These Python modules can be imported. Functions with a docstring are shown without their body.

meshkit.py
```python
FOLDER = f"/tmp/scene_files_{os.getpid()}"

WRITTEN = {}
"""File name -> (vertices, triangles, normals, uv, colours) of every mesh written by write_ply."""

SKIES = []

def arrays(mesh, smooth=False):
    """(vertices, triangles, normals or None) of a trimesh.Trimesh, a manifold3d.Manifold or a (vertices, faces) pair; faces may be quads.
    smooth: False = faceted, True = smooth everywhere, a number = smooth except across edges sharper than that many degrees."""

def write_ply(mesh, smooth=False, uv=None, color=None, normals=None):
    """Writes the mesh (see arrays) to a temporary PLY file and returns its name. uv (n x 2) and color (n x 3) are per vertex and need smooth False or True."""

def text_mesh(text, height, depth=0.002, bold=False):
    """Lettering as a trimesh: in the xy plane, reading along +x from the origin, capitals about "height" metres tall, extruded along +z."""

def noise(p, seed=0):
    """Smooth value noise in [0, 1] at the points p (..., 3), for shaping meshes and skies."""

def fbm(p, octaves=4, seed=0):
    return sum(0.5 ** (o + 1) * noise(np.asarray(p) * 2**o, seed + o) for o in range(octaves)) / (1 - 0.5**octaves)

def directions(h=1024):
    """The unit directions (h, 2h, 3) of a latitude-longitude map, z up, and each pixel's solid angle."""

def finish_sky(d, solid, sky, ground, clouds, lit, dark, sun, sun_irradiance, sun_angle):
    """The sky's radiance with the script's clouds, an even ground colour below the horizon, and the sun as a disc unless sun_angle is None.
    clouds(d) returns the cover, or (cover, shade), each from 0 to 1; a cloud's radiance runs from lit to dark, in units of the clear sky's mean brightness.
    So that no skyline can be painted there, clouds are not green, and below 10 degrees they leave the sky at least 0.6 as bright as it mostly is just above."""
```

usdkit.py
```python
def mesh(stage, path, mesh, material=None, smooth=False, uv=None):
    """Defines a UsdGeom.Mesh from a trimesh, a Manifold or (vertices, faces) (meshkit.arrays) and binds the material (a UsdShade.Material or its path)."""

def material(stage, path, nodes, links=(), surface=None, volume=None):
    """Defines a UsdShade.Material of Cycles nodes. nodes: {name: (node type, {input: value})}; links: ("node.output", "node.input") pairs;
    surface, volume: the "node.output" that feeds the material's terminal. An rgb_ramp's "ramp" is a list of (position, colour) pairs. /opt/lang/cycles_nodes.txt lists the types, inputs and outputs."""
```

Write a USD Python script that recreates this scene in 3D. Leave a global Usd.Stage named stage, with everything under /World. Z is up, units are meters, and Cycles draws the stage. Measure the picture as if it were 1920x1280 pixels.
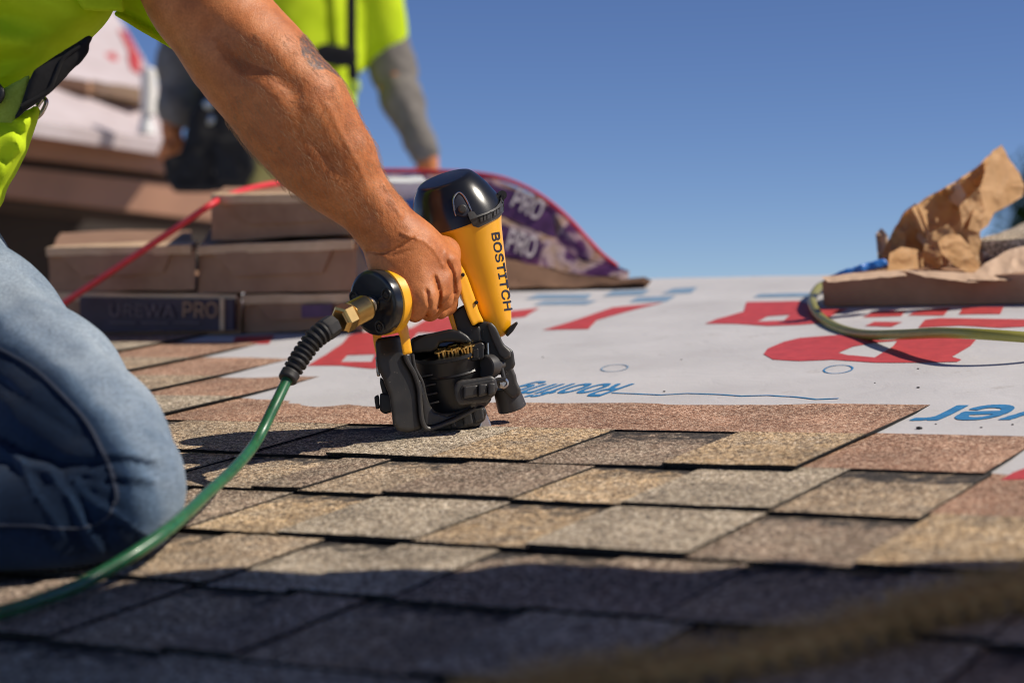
import math, random
import numpy as np, trimesh, usdkit, meshkit
from shapely.geometry import Polygon, LineString, Point
from shapely.ops import unary_union
from scipy import ndimage
from pxr import Usd, UsdGeom, UsdLux, UsdShade, Sdf, Gf, Vt

stage = Usd.Stage.CreateInMemory()
UsdGeom.SetStageUpAxis(stage, 'Z'); UsdGeom.SetStageMetersPerUnit(stage, 1.0)
UsdGeom.Xform.Define(stage, '/World'); UsdGeom.Scope.Define(stage, '/World/Looks')

# ------------------------------------------------------------------ frames
# Everything is laid out in the roof's own axes: u along the eaves, v up the slope, w out of the roof.
PITCH = math.radians(9.0)
CP, SP = math.cos(PITCH), math.sin(PITCH)
def W(p):
    p = np.asarray(p, float)
    return np.stack([p[..., 0], p[..., 1] * CP - p[..., 2] * SP, p[..., 1] * SP + p[..., 2] * CP], -1)

# camera: 70 mm lens, 0.34 m above the shingles, looking obliquely up the slope
F, YAW, TILT, ROLL, EYE, V0 = 3733.0, .5407, .1284, -.0811, .3403, 1.6293
fw = np.array([-math.sin(YAW) * math.cos(TILT), math.cos(YAW) * math.cos(TILT), -math.sin(TILT)])
rt = np.cross(fw, [0, 0, 1.]); rt /= np.linalg.norm(rt); up = np.cross(rt, fw)
rt, up = rt * math.cos(ROLL) + up * math.sin(ROLL), up * math.cos(ROLL) - rt * math.sin(ROLL)
EYEP = np.array([0, 0, EYE])
cam = UsdGeom.Camera.Define(stage, '/World/camera')
M = np.eye(4); M[0, :3], M[1, :3], M[2, :3], M[3, :3] = W(rt), W(up), -W(fw), W(EYEP)
cam.AddTransformOp().Set(Gf.Matrix4d(*M.ravel().tolist()))
cam.CreateFocalLengthAttr(70.0); cam.CreateHorizontalApertureAttr(36.0); cam.CreateVerticalApertureAttr(24.0)
cam.CreateFStopAttr(4.7); cam.CreateFocusDistanceAttr(1.97)
cam.CreateClippingRangeAttr(Gf.Vec2f(0.05, 2000.0))
cam.CreateExposureAttr(0.0)

# sun: from the right and a little upslope
SAZ, SEL = math.radians(60.0), math.radians(42.0)
SUN = np.array([math.sin(SAZ) * math.cos(SEL), math.cos(SAZ) * math.cos(SEL), math.sin(SEL)])   # roof axes
sw = W(SUN)
sky = UsdLux.DomeLight.Define(stage, '/World/sky')
usdkit.material(stage, '/World/Looks/sky_air', {
    's': ('sky_texture', {'sky_type': 'single_scattering', 'sun_disc': False, 'sun_elevation': math.asin(sw[2]), 'sun_rotation': math.atan2(sw[0], sw[1]),
                          'altitude': 4000.0, 'air_density': 0.9, 'aerosol_density': 0.0, 'ozone_density': 2.5}),
    'h': ('hsv', {'hue': 0.512, 'saturation': 1.12}), 'b': ('background_shader', {'strength': 0.092})}, [('s.color', 'h.color'), ('h.color', 'b.color')], surface='b.background')
UsdShade.MaterialBindingAPI.Apply(sky.GetPrim()).Bind(UsdShade.Material.Get(stage, '/World/Looks/sky_air'))
sky.GetPrim().SetCustomDataByKey('kind', 'structure')
sun = UsdLux.DistantLight.Define(stage, '/World/sun')
sun.CreateAngleAttr(0.53); sun.CreateIntensityAttr(1.25); sun.CreateNormalizeAttr(True) if hasattr(sun, 'CreateNormalizeAttr') else None
sun.CreateColorAttr(Gf.Vec3f(1.0, 0.92, 0.80))
z = sw / np.linalg.norm(sw); x = np.cross([0, 0, 1.], z); x /= np.linalg.norm(x); y = np.cross(z, x)
M = np.eye(4); M[0, :3], M[1, :3], M[2, :3] = x, y, z
sun.AddTransformOp().Set(Gf.Matrix4d(*M.ravel().tolist()))

# ------------------------------------------------------------------ helpers
def P(x, y, d):                       # the point d metres ahead of the lens seen at photo pixel (x, y)
    x, y, d = np.broadcast_arrays(np.asarray(x, float), np.asarray(y, float), np.asarray(d, float))
    return EYEP + d[..., None] * (fw + rt * ((x - 960) / F)[..., None] - up * ((y - 640) / F)[..., None])
def hit(x, y, w=0.0):                 # where that line of sight meets the plane w above the roof
    d = fw + rt * (x - 960) / F - up * (y - 640) / F
    return EYEP + (w - EYE) / d[2] * d
def hitv(x, y, v):                    # ... or the upright plane at v
    d = fw + rt * (x - 960) / F - up * (y - 640) / F
    return EYEP + v / d[1] * d
def dep(p): return float((np.asarray(p) - EYEP) @ fw)

BASE, COUNT, SEEN = {}, {}, {}
def path_of(name, parent):
    root = parent if parent else '/World'
    key = root + '/' + name
    n = COUNT.get(key, -1) + 1; COUNT[key] = n
    return key if n == 0 else f'{key}_{n:03d}'
def tag(path, label=None, cat=None, group=None, kind=None):
    p = stage.GetPrimAtPath(path)
    for k, t in (('label', label), ('category', cat), ('group', group), ('kind', kind)):
        if t: p.SetCustomDataByKey(k, t)
    return path
def thing(name, base, label=None, cat=None, group=None, kind=None):
    path = path_of(name, None); b = W(base)
    UsdGeom.Xform.Define(stage, path).AddTranslateOp().Set(Gf.Vec3d(*b.tolist()))
    BASE[path] = b
    return tag(path, label, cat, group, kind)
def raw(m):
    if hasattr(m, 'to_mesh'):
        q = m.to_mesh(); return np.asarray(q.vert_properties[:, :3], float), np.asarray(q.tri_verts, int)
    if isinstance(m, trimesh.Trimesh): return np.asarray(m.vertices, float), np.asarray(m.faces, int)
    v, f = np.asarray(m[0], float), np.asarray(m[1], int)
    if f.shape[1] == 4: f = np.vstack([f[:, [0, 1, 2]], f[:, [0, 2, 3]]])
    return v, f
def join(*ms):
    vs, fs, n = [], [], 0
    for m in ms:
        v, f = raw(m); vs.append(v); fs.append(f + n); n += len(v)
    return np.vstack(vs), np.vstack(fs)
def obj(name, mesh, m, parent=None, smooth=35, aux=None, label=None, cat=None, group=None, kind=None):
    path = path_of(name, parent)
    v, f = raw(mesh)
    b = BASE.get(parent, np.zeros(3)) if parent else np.zeros(3)
    mesh = usdkit.mesh(stage, path, (W(v) - b, f), MAT[m], smooth=False if aux is not None else smooth)
    if aux is not None:
        UsdGeom.PrimvarsAPI(mesh).CreatePrimvar('aux', Sdf.ValueTypeNames.Color3fArray, 'vertex').Set(Vt.Vec3fArray.FromNumpy(np.asarray(aux, np.float32)))
    BASE[path] = b
    return tag(path, label, cat, group, kind)

def spline(pts, n):                   # Catmull-Rom through rows of numbers
    p = np.asarray(pts, float); q = np.vstack([2 * p[0] - p[1], p, 2 * p[-1] - p[-2]])
    t = np.linspace(0, len(p) - 1, n); i = np.minimum(t.astype(int), len(p) - 2); s = (t - i)[:, None]
    a, b, c, d = q[i], q[i + 1], q[i + 2], q[i + 3]
    return .5 * (2 * b + (c - a) * s + (2 * a - 5 * b + 4 * c - d) * s**2 + (3 * b - a - 3 * c + d) * s**3)
def unit(a): a = np.asarray(a, float); return a / np.linalg.norm(a)
def tube(pts, rad, sides=16, caps=True):
    p = np.asarray(pts, float); n = len(p); rad = np.broadcast_to(np.asarray(rad, float), n)
    t = np.gradient(p, axis=0); t /= np.linalg.norm(t, axis=1)[:, None] + 1e-12
    e = np.cross(t[0], [0.3, .2, .93]); e /= np.linalg.norm(e); rings = []
    for i in range(n):
        e = e - t[i] * (e @ t[i]); e /= np.linalg.norm(e); g = np.cross(t[i], e)
        a = np.arange(sides) * 2 * math.pi / sides
        rings.append(p[i] + rad[i] * (np.cos(a)[:, None] * e + np.sin(a)[:, None] * g))
    v = np.vstack(rings); i, j = np.meshgrid(np.arange(n - 1), np.arange(sides), indexing='ij'); k = (j + 1) % sides
    f = np.stack([i * sides + j, i * sides + k, (i + 1) * sides + k, (i + 1) * sides + j], -1).reshape(-1, 4)
    f = np.vstack([f[:, [0, 1, 2]], f[:, [0, 2, 3]]])
    if caps:
        a = np.arange(sides); c0, c1 = len(v), len(v) + 1
        v = np.vstack([v, p[0], p[-1]])
        f = np.vstack([f, np.stack([np.full(sides, c0), (a + 1) % sides, a], 1), np.stack([np.full(sides, c1), (n - 1) * sides + a, (n - 1) * sides + (a + 1) % sides], 1)])
    return v, f
def lathe(origin, axis, prof, sides=40, e1=None):      # prof: rows (distance along axis, radius)
    axis = unit(axis); e1 = np.cross(axis, [.2, .1, .97]) if e1 is None else np.asarray(e1) - axis * (np.asarray(e1) @ axis); e1 = unit(e1); e2 = np.cross(axis, e1)
    pr = np.asarray(prof, float); a = np.arange(sides) * 2 * math.pi / sides; n = len(pr)
    v = np.asarray(origin) + pr[:, 0, None, None] * axis + pr[:, 1, None, None] * (np.cos(a)[:, None] * e1 + np.sin(a)[:, None] * e2)[None]
    i, j = np.meshgrid(np.arange(n - 1), np.arange(sides), indexing='ij'); k = (j + 1) % sides
    f = np.stack([i * sides + j, i * sides + k, (i + 1) * sides + k, (i + 1) * sides + j], -1).reshape(-1, 4)
    v = v.reshape(-1, 3); f = np.vstack([f[:, [0, 1, 2]], f[:, [0, 2, 3]]])
    c0, c1, b = len(v), len(v) + 1, np.arange(sides)
    v = np.vstack([v, np.asarray(origin) + pr[0, 0] * axis, np.asarray(origin) + pr[-1, 0] * axis])
    f = np.vstack([f, np.stack([np.full(sides, c0), (b + 1) % sides, b], 1), np.stack([np.full(sides, c1), (n - 1) * sides + b, (n - 1) * sides + (b + 1) % sides], 1)])
    return v, f
def box(c, ax, half, r=0.0):          # ax: three unit rows
    from manifold3d import Manifold
    h = np.asarray(half, float)
    if r > 0:
        m = Manifold.batch_hull([Manifold.sphere(r, 12).translate([sx * (h[0] - r), sy * (h[1] - r), sz * (h[2] - r)]) for sx in (-1, 1) for sy in (-1, 1) for sz in (-1, 1)])
        v, f = raw(m)
    else:
        v, f = raw(trimesh.creation.box(2 * h))
    return np.asarray(c) + v @ np.asarray(ax, float), f

# --- smooth solids from distance fields
def nets(Fv, o, h):                   # naive surface nets of a grid of distances, negative inside
    s = Fv < 0; nx, ny, nz = Fv.shape
    c = np.zeros((nx - 1, ny - 1, nz - 1), np.uint8)
    for dx, dy, dz in np.ndindex(2, 2, 2): c += s[dx:nx - 1 + dx, dy:ny - 1 + dy, dz:nz - 1 + dz]
    act = np.argwhere((c > 0) & (c < 8)); idx = np.full(c.shape, -1, np.int32); idx[tuple(act.T)] = np.arange(len(act))
    acc, cnt = np.zeros((len(act), 3)), np.zeros(len(act)); cor = list(np.ndindex(2, 2, 2))
    val = [Fv[act[:, 0] + a, act[:, 1] + b, act[:, 2] + d] for a, b, d in cor]
    for i in range(8):
        for j in range(i + 1, 8):
            dlt = np.array(cor[j]) - np.array(cor[i])
            if np.abs(dlt).sum() != 1: continue
            m = (val[i] < 0) != (val[j] < 0); t = val[i][m] / (val[i][m] - val[j][m])
            acc[m] += np.array(cor[i]) + t[:, None] * dlt; cnt[m] += 1
    v = o + h * (act + acc / cnt[:, None]); quads = []
    for ax in range(3):
        b, d = [(1, 2), (2, 0), (0, 1)][ax]
        A = np.moveaxis(s, (ax, b, d), (0, 1, 2)); I = np.moveaxis(idx, (ax, b, d), (0, 1, 2))
        e = A[:-1, 1:-1, 1:-1] != A[1:, 1:-1, 1:-1]; k = np.argwhere(e); st = A[:-1, 1:-1, 1:-1][e]
        q = np.stack([I[k[:, 0], k[:, 1], k[:, 2]], I[k[:, 0], k[:, 1] + 1, k[:, 2]], I[k[:, 0], k[:, 1] + 1, k[:, 2] + 1], I[k[:, 0], k[:, 1], k[:, 2] + 1]], 1)
        q[~st] = q[~st][:, ::-1]; quads.append(q)
    q = np.vstack(quads); q = q[(q >= 0).all(1)]
    return v, np.vstack([q[:, [0, 1, 2]], q[:, [0, 2, 3]]])
def solid(fun, lo, hi, h, coarse=5):  # fun(points n x 3) -> distance; evaluated finely only near the surface
    lo, hi = np.asarray(lo, float), np.asarray(hi, float)
    n = np.maximum(((hi - lo) / (h * coarse)).astype(int) + 2, 3)
    g = np.stack(np.meshgrid(*[lo[i] + h * coarse * (np.arange(n[i]) + .5) - h * .5 for i in range(3)], indexing='ij'), -1)
    Fc = fun(g.reshape(-1, 3)).reshape(n)
    near = np.abs(Fc) < h * coarse * 2.2
    near = ndimage.binary_dilation(near)
    Ff = np.repeat(np.repeat(np.repeat(np.where(Fc < 0, -1., 1.) * 1e3, coarse, 0), coarse, 1), coarse, 2).astype(np.float32)
    blk = np.argwhere(near); sub = np.stack(np.meshgrid(*[np.arange(coarse)] * 3, indexing='ij'), -1).reshape(-1, 3)
    for i in range(0, len(blk), 6000):
        ii = (blk[i:i + 6000, None, :] * coarse + sub[None]).reshape(-1, 3)
        Ff[tuple(ii.T)] = fun(lo + h * ii)
    v, f = nets(Ff, lo, h)
    return v, (f if (np.einsum('ij,ij->i', v[f[:, 0]], np.cross(v[f[:, 1]], v[f[:, 2]])).sum() > 0) else f[:, ::-1])
def cone_d(p, a, b, ra, rb):
    a, b = np.asarray(a, float), np.asarray(b, float); ab = b - a; t = np.clip(((p - a) @ ab) / (ab @ ab + 1e-12), 0, 1)
    return np.linalg.norm(p - a - t[:, None] * ab, axis=1) - (ra + t * (rb - ra))
def smin(a, b, k):
    if k <= 0: return np.minimum(a, b)
    h = np.maximum(k - np.abs(a - b), 0) / k
    return np.minimum(a, b) - h * h * k * .25
def smax(a, b, k): return -smin(-a, -b, k)
def blob(prims, k, h, post=None, pad=.03, taubin=0):      # prims: (a, b, ra, rb[, own k])
    pts = np.array([q for pr in prims for q in (pr[0], pr[1])]); R = max(max(pr[2], pr[3]) for pr in prims) + pad
    def fun(p):
        d = None
        for pr in prims:
            e = cone_d(p, *pr[:4]); d = e if d is None else smin(d, e, pr[4] if len(pr) > 4 else k)
        return post(p, d) if post else d
    return solid(fun, pts.min(0) - R, pts.max(0) + R, h)
def chain(rows):                      # rows (px x, px y, depth, radius in px) -> cones between consecutive rows
    q = [(P(x, y, d), r * d / F) for x, y, d, r in rows]
    return [(q[i][0], q[i + 1][0], q[i][1], q[i + 1][1]) for i in range(len(q) - 1)]
def pillow(poly, d0, R, t=0.0, h=None, tilt=(0, 0), bump=None, holes=(), extra=0.0):
    """A solid whose outline, seen from the lens' side, is the polygon (photo pixels) at depth d0, rounded by R metres at its rim and 2 t metres thick besides."""
    poly = np.asarray(poly, float); s = d0 / F; h = h or R / 3
    lo, hi = poly.min(0), poly.max(0); c = (lo + hi) / 2
    g = Polygon(poly * s)
    for q in holes: g = g.difference(Polygon(np.asarray(q, float) * s))
    pad = 3 * h; gx = np.arange(lo[0] * s - pad, hi[0] * s + pad, h / 2); gy = np.arange(lo[1] * s - pad, hi[1] * s + pad, h / 2)
    from PIL import Image, ImageDraw
    k = 2 / h; im = Image.new('L', (len(gx), len(gy)), 0); dr = ImageDraw.Draw(im)
    for part in getattr(g, 'geoms', [g]):
        dr.polygon([((a - gx[0]) * k, (b - gy[0]) * k) for a, b in part.exterior.coords], fill=1)
        for hole in part.interiors: dr.polygon([((a - gx[0]) * k, (b - gy[0]) * k) for a, b in hole.coords], fill=0)
    on = np.asarray(im).T > 0
    d2 = ((ndimage.distance_transform_edt(~on) - ndimage.distance_transform_edt(on)) / k)
    d2 = ndimage.gaussian_filter(d2, 1.2)
    def fun(p):
        q = np.stack([(p[:, 0] - gx[0]) * k, (p[:, 1] - gy[0]) * k]); e = ndimage.map_coordinates(d2, q, order=1, mode='nearest')
        zz = p[:, 2] if bump is None else p[:, 2] + bump(p[:, 0] / s, p[:, 1] / s)
        a, b = np.maximum(e + R, 0), np.maximum(np.abs(zz) - t, 0)
        return np.where((e + R < 0) & (np.abs(zz) < t), np.maximum(e, np.abs(zz) - t - R), np.hypot(a, b) - R)
    v, f = solid(fun, [lo[0] * s - pad, lo[1] * s - pad, -R - t - pad - extra], [hi[0] * s + pad, hi[1] * s + pad, R + t + pad + extra], h, coarse=4)
    dd = d0 + v[:, 2] + tilt[0] * (v[:, 0] / s - c[0]) + tilt[1] * (v[:, 1] / s - c[1])
    return P(v[:, 0] / s, v[:, 1] / s, dd), f
def flat(poly, size):
    out = []
    for g in getattr(poly, 'geoms', [poly]):
        if g.is_empty or g.area < 1e-9: continue
        v, f = trimesh.creation.triangulate_polygon(g, engine='earcut')
        v = np.column_stack([v, np.zeros(len(v))]); v, f = trimesh.remesh.subdivide_to_size(v, f, size, max_iter=12)
        out.append((v, f))
    v, f = join(*out)
    n = np.cross(v[f[:, 1]] - v[f[:, 0]], v[f[:, 2]] - v[f[:, 0]])[:, 2]
    f[n < 0] = f[n < 0][:, ::-1]
    return v, f
def nz(p, s, seed=0): return meshkit.fbm(np.asarray(p) * s, 3, seed) - .5
def n1(x, s, seed=0): x = np.asarray(x, float); return meshkit.fbm(np.stack([x * s, x * 0 + .37, x * 0 + seed * 7.1], -1), 3, seed) - .5

# ------------------------------------------------------------------ materials
MAT = {}
def mat(name, nodes, links, surface='p.BSDF', **k):
    usdkit.material(stage, '/World/Looks/' + name, nodes, links, surface=surface, **k); MAT[name] = '/World/Looks/' + name
def plain(name, col, rough=.5, var=.12, scale=30, bump=0.0, bscale=None, metal=0, spec=.5, coat=0, extra=None, detail=4):
    a = tuple(c * (1 - var) for c in col); b = tuple(min(c * (1 + var), 1) for c in col)
    nodes = {'g': ('geometry', {}), 'n': ('noise_texture', {'scale': scale, 'detail': detail, 'roughness': .6}), 'r': ('rgb_ramp', {'ramp': [(.3, a), (.7, b)]}),
             'p': ('principled_bsdf', {'roughness': rough, 'metallic': metal, 'specular_ior_level': spec, 'coat_weight': coat, **(extra or {})})}
    links = [('g.position', 'n.vector'), ('n.fac', 'r.fac'), ('r.color', 'p.base_color')]
    if bump:
        nodes['bn'] = ('noise_texture', {'scale': bscale or scale * 4, 'detail': 3}); nodes['b'] = ('bump', {'strength': 1.0, 'distance': bump})
        links += [('g.position', 'bn.vector'), ('bn.fac', 'b.height'), ('b.normal', 'p.normal')]
    mat(name, nodes, links)
def granules(name, stops, band=((.022, .019, .017), (.05, .042, .036)), scale=500, blend=.8):
    """Crushed-stone granules, each with its own colour; aux.r = printed dark band, aux.g = cut asphalt edge."""
    mat(name, {'g': ('geometry', {}), 'v': ('voronoi_texture', {'scale': scale}), 's': ('separate_color', {}), 'r': ('rgb_ramp', {'ramp': stops}),
               'd': ('rgb_ramp', {'ramp': [(0, band[0]), (.6, band[1]), (1, tuple(c * 2.2 for c in band[1]))]}),
               'n': ('noise_texture', {'scale': 70, 'detail': 4}), 'n2': ('noise_texture', {'scale': 11, 'detail': 3}), 'a': ('attribute', {'attribute': 'aux'}), 'as': ('separate_color', {}),
               'add': ('math', {'math_type': 'multiply_add', 'value2': 1.3, 'value3': -.65}), 'sum': ('math', {'math_type': 'add'}),
               'bf': ('map_range', {'from_min': .35, 'from_max': .65, 'clamp': True}),
               'cl': ('noise_texture', {'scale': 34, 'detail': 5, 'roughness': .7}), 'cf': ('map_range', {'from_min': .40, 'from_max': .66, 'to_max': blend, 'clamp': True}), 'r2': ('rgb_ramp', {'ramp': [(0, (.035, .028, .022)), (.3, (.13, .10, .075)), (.55, (.27, .205, .14)), (.8, (.44, .35, .24)), (1, (.72, .62, .50))]}), 'two': ('mix', {}), 'v2': ('voronoi_texture', {'scale': scale * 1.9}), 'vs2': ('separate_color', {}), 'avg': ('math', {'math_type': 'multiply_add', 'value2': .62}), 'hv': ('math', {'math_type': 'multiply', 'value2': .38}), 'wide': ('map_range', {'from_min': .16, 'from_max': .84, 'clamp': True}),
               'mix': ('mix', {}), 'tone': ('map_range', {'from_min': .3, 'from_max': .7, 'to_min': .74, 'to_max': 1.24}), 'tc': ('combine_color', {}),
               'mul': ('mix', {'mix_type': 'multiply', 'fac': 1.0}), 'edge': ('mix', {'color2': (.008, .0075, .007)}),
               'h': ('math', {'math_type': 'subtract', 'value1': 1.0}), 'b': ('bump', {'strength': .9, 'distance': .0009}), 'p': ('principled_bsdf', {'roughness': .85, 'specular_ior_level': .35})},
        [('g.position', 'v.vector'), ('g.position', 'n.vector'), ('g.position', 'n2.vector'), ('v.color', 's.color'), ('g.position', 'v2.vector'), ('v2.color', 'vs2.color'), ('vs2.r', 'hv.value1'), ('s.r', 'avg.value1'), ('hv.value', 'avg.value3'), ('avg.value', 'wide.value'), ('wide.result', 'r.fac'), ('wide.result', 'r2.fac'), ('g.position', 'cl.vector'), ('cl.fac', 'cf.value'), ('cf.result', 'two.fac'), ('r.color', 'two.color1'), ('r2.color', 'two.color2'), ('s.g', 'd.fac'),
         ('a.color', 'as.color'), ('n.fac', 'add.value1'), ('add.value', 'sum.value1'), ('as.r', 'sum.value2'), ('sum.value', 'bf.value'),
         ('bf.result', 'mix.fac'), ('two.color', 'mix.color1'), ('d.color', 'mix.color2'),
         ('n2.fac', 'tone.value'), ('tone.result', 'tc.r'), ('tone.result', 'tc.g'), ('tone.result', 'tc.b'), ('mix.color', 'mul.color1'), ('tc.color', 'mul.color2'),
         ('as.g', 'edge.fac'), ('mul.color', 'edge.color1'), ('edge.color', 'p.base_color'), ('v.distance', 'h.value2'), ('h.value', 'b.height'), ('b.normal', 'p.normal')])
granules('granules_gold', [(0, (.035, .025, .018)), (.25, (.15, .098, .06)), (.5, (.42, .275, .145)), (.78, (.78, .53, .27)), (1, (.95, .76, .53))])
granules('granules_grey', [(0, (.04, .034, .028)), (.25, (.185, .148, .108)), (.55, (.39, .31, .215)), (.82, (.64, .52, .365)), (1, (.92, .82, .67))])
granules('granules_brown', [(0, (.03, .023, .018)), (.3, (.135, .092, .064)), (.65, (.28, .19, .130)), (.86, (.50, .36, .25)), (1, (.85, .69, .53))])
granules('granules_tan', [(0, (.036, .027, .02)), (.25, (.165, .115, .075)), (.55, (.40, .28, .175)), (.82, (.68, .48, .29)), (1, (.94, .79, .59))])
granules('granules_rust', [(0, (.08, .036, .022)), (.28, (.23, .115, .070)), (.62, (.41, .222, .140)), (.86, (.60, .36, .235)), (1, (.84, .63, .47))], blend=.2)
mat('underlayment', {'g': ('geometry', {}), 'n': ('noise_texture', {'scale': 6, 'detail': 5}), 'r': ('rgb_ramp', {'ramp': [(.3, (.49, .475, .475)), (.65, (.58, .565, .565))]}),
                     'm': ('mapping', {'scale': (1, 1, 1)}), 'w': ('noise_texture', {'scale': 420, 'detail': 2}), 'n3': ('noise_texture', {'scale': 26, 'detail': 6, 'roughness': .7}),
                     'sp': ('map_range', {'from_min': .60, 'from_max': .78, 'to_max': .6, 'clamp': True}), 'dirt': ('mix', {'color2': (.33, .29, .25)}),
                     'wr': ('noise_texture', {'scale': 22, 'detail': 4, 'distortion': 1.2}), 'b0': ('bump', {'strength': .5, 'distance': .0022}), 'b': ('bump', {'strength': .5, 'distance': .0005}), 'p': ('principled_bsdf', {'roughness': .62, 'specular_ior_level': .3})},
    [('g.position', 'n.vector'), ('n.fac', 'r.fac'), ('g.position', 'n3.vector'), ('n3.fac', 'sp.value'), ('sp.result', 'dirt.fac'), ('r.color', 'dirt.color1'), ('dirt.color', 'p.base_color'),
     ('g.position', 'w.vector'), ('g.position', 'wr.vector'), ('wr.fac', 'b0.height'), ('b0.normal', 'b.normal'), ('w.fac', 'b.height'), ('b.normal', 'p.normal')])
plain('red_print', (.50, .055, .055), .55, .15, 60, bump=.0004, bscale=420)
plain('blue_print', (.035, .20, .42), .55, .15, 60, bump=.0004, bscale=420)
plain('pale_blue_print', (.20, .31, .43), .55, .15, 60)
plain('plywood', (.36, .25, .14), .7, .25, 12)

# ------------------------------------------------------------------ the roof
E0, HH = .143, .3365
RIDGE = 2.945
roof = thing('roof', (0, 0, 0), kind='structure')
def lay(u, v):                        # the loose sheet's own small waves
    p = np.stack([u, v, np.zeros_like(u)], -1)
    return .0035 + .0045 * nz(p, 3.1, 4) + .002 * nz(p, 11, 5)
def slope_slab(u0, u1, v0, v1, w0, w1, back=False):
    c = np.array([[u0, v0], [u1, v0], [u1, v1], [u0, v1]])
    q = np.vstack([np.column_stack([c, np.full(4, w0)]), np.column_stack([c, np.full(4, w1)])])
    f = np.array([[0, 3, 2, 1], [4, 5, 6, 7], [0, 1, 5, 4], [1, 2, 6, 5], [2, 3, 7, 6], [3, 0, 4, 7]])
    return q, f
def backslope(q):                     # folds what lies past the ridge down the far slope
    q = np.array(q, float); b = q[:, 1] > RIDGE; a = -2 * PITCH
    y, zz = q[b, 1] - RIDGE, q[b, 2]
    q[b, 1], q[b, 2] = RIDGE + y * math.cos(a) - zz * math.sin(a), y * math.sin(a) + zz * math.cos(a)
    return q
obj('deck', slope_slab(-6, 4.5, -2.2, RIDGE - .002, -.03, -.008), 'plywood', roof)
q, f = slope_slab(-6, 4.5, RIDGE + .002, RIDGE + 5, -.03, -.008); obj('deck', (backslope(q), f), 'plywood', roof)
def grid(u, v):
    U, V = np.meshgrid(u, v, indexing='ij'); n, m = U.shape
    i, j = np.meshgrid(np.arange(n - 1), np.arange(m - 1), indexing='ij')
    f = np.stack([i * m + j, (i + 1) * m + j, (i + 1) * m + j + 1, i * m + j + 1], -1).reshape(-1, 4)
    return np.column_stack([U.ravel(), V.ravel()]), f
uv, f = grid(np.linspace(-4.2, 1.2, 260), np.r_[np.linspace(-.4, 2.9, 160), np.linspace(2.92, 2.97, 6), np.linspace(3.05, 7.8, 20)])
q = np.column_stack([uv, lay(uv[:, 0], uv[:, 1])]); q = backslope(q)
near = np.abs(q[:, 1] - RIDGE) < .06
q[near, 2] -= .002
obj('underlayment', (q, f), 'underlayment', roof, smooth=True)

def px_poly(pts): return Polygon([tuple(hit(x, y)[:2]) for x, y in pts]).buffer(0)
def lay_print(name, poly, m, lift=.0006):
    v, f = flat(poly, .03); v[:, 2] = lay(v[:, 0], v[:, 1]) + lift
    obj(name, (v, f), m, roof, smooth=True)
big = px_poly([(1432, 672), (1440, 660), (1470, 647), (1500, 640), (1560, 636), (1660, 634), (1760, 633), (1838, 632), (1838, 637), (1820, 655), (1785, 674), (1803, 679), (1795, 683), (1720, 685), (1640, 685), (1560, 681), (1500, 684), (1450, 682)]).difference(
    px_poly([(1572, 668), (1600, 656), (1640, 649), (1683, 646), (1675, 655), (1640, 676), (1590, 672)])).difference(px_poly([(1603, 641), (1620, 632), (1722, 632), (1716, 637)]))
lay_print('red_letter', big, 'red_print')
lay_print('red_letter', px_poly([(1322, 612), (1345, 603), (1395, 590), (1400, 573), (1500, 571), (1545, 585), (1590, 585), (1562, 596), (1540, 612), (1500, 615), (1440, 617), (1380, 613)]).difference(px_poly([(1420, 608), (1440, 598), (1482, 595), (1470, 606)])), 'red_print')
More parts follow.
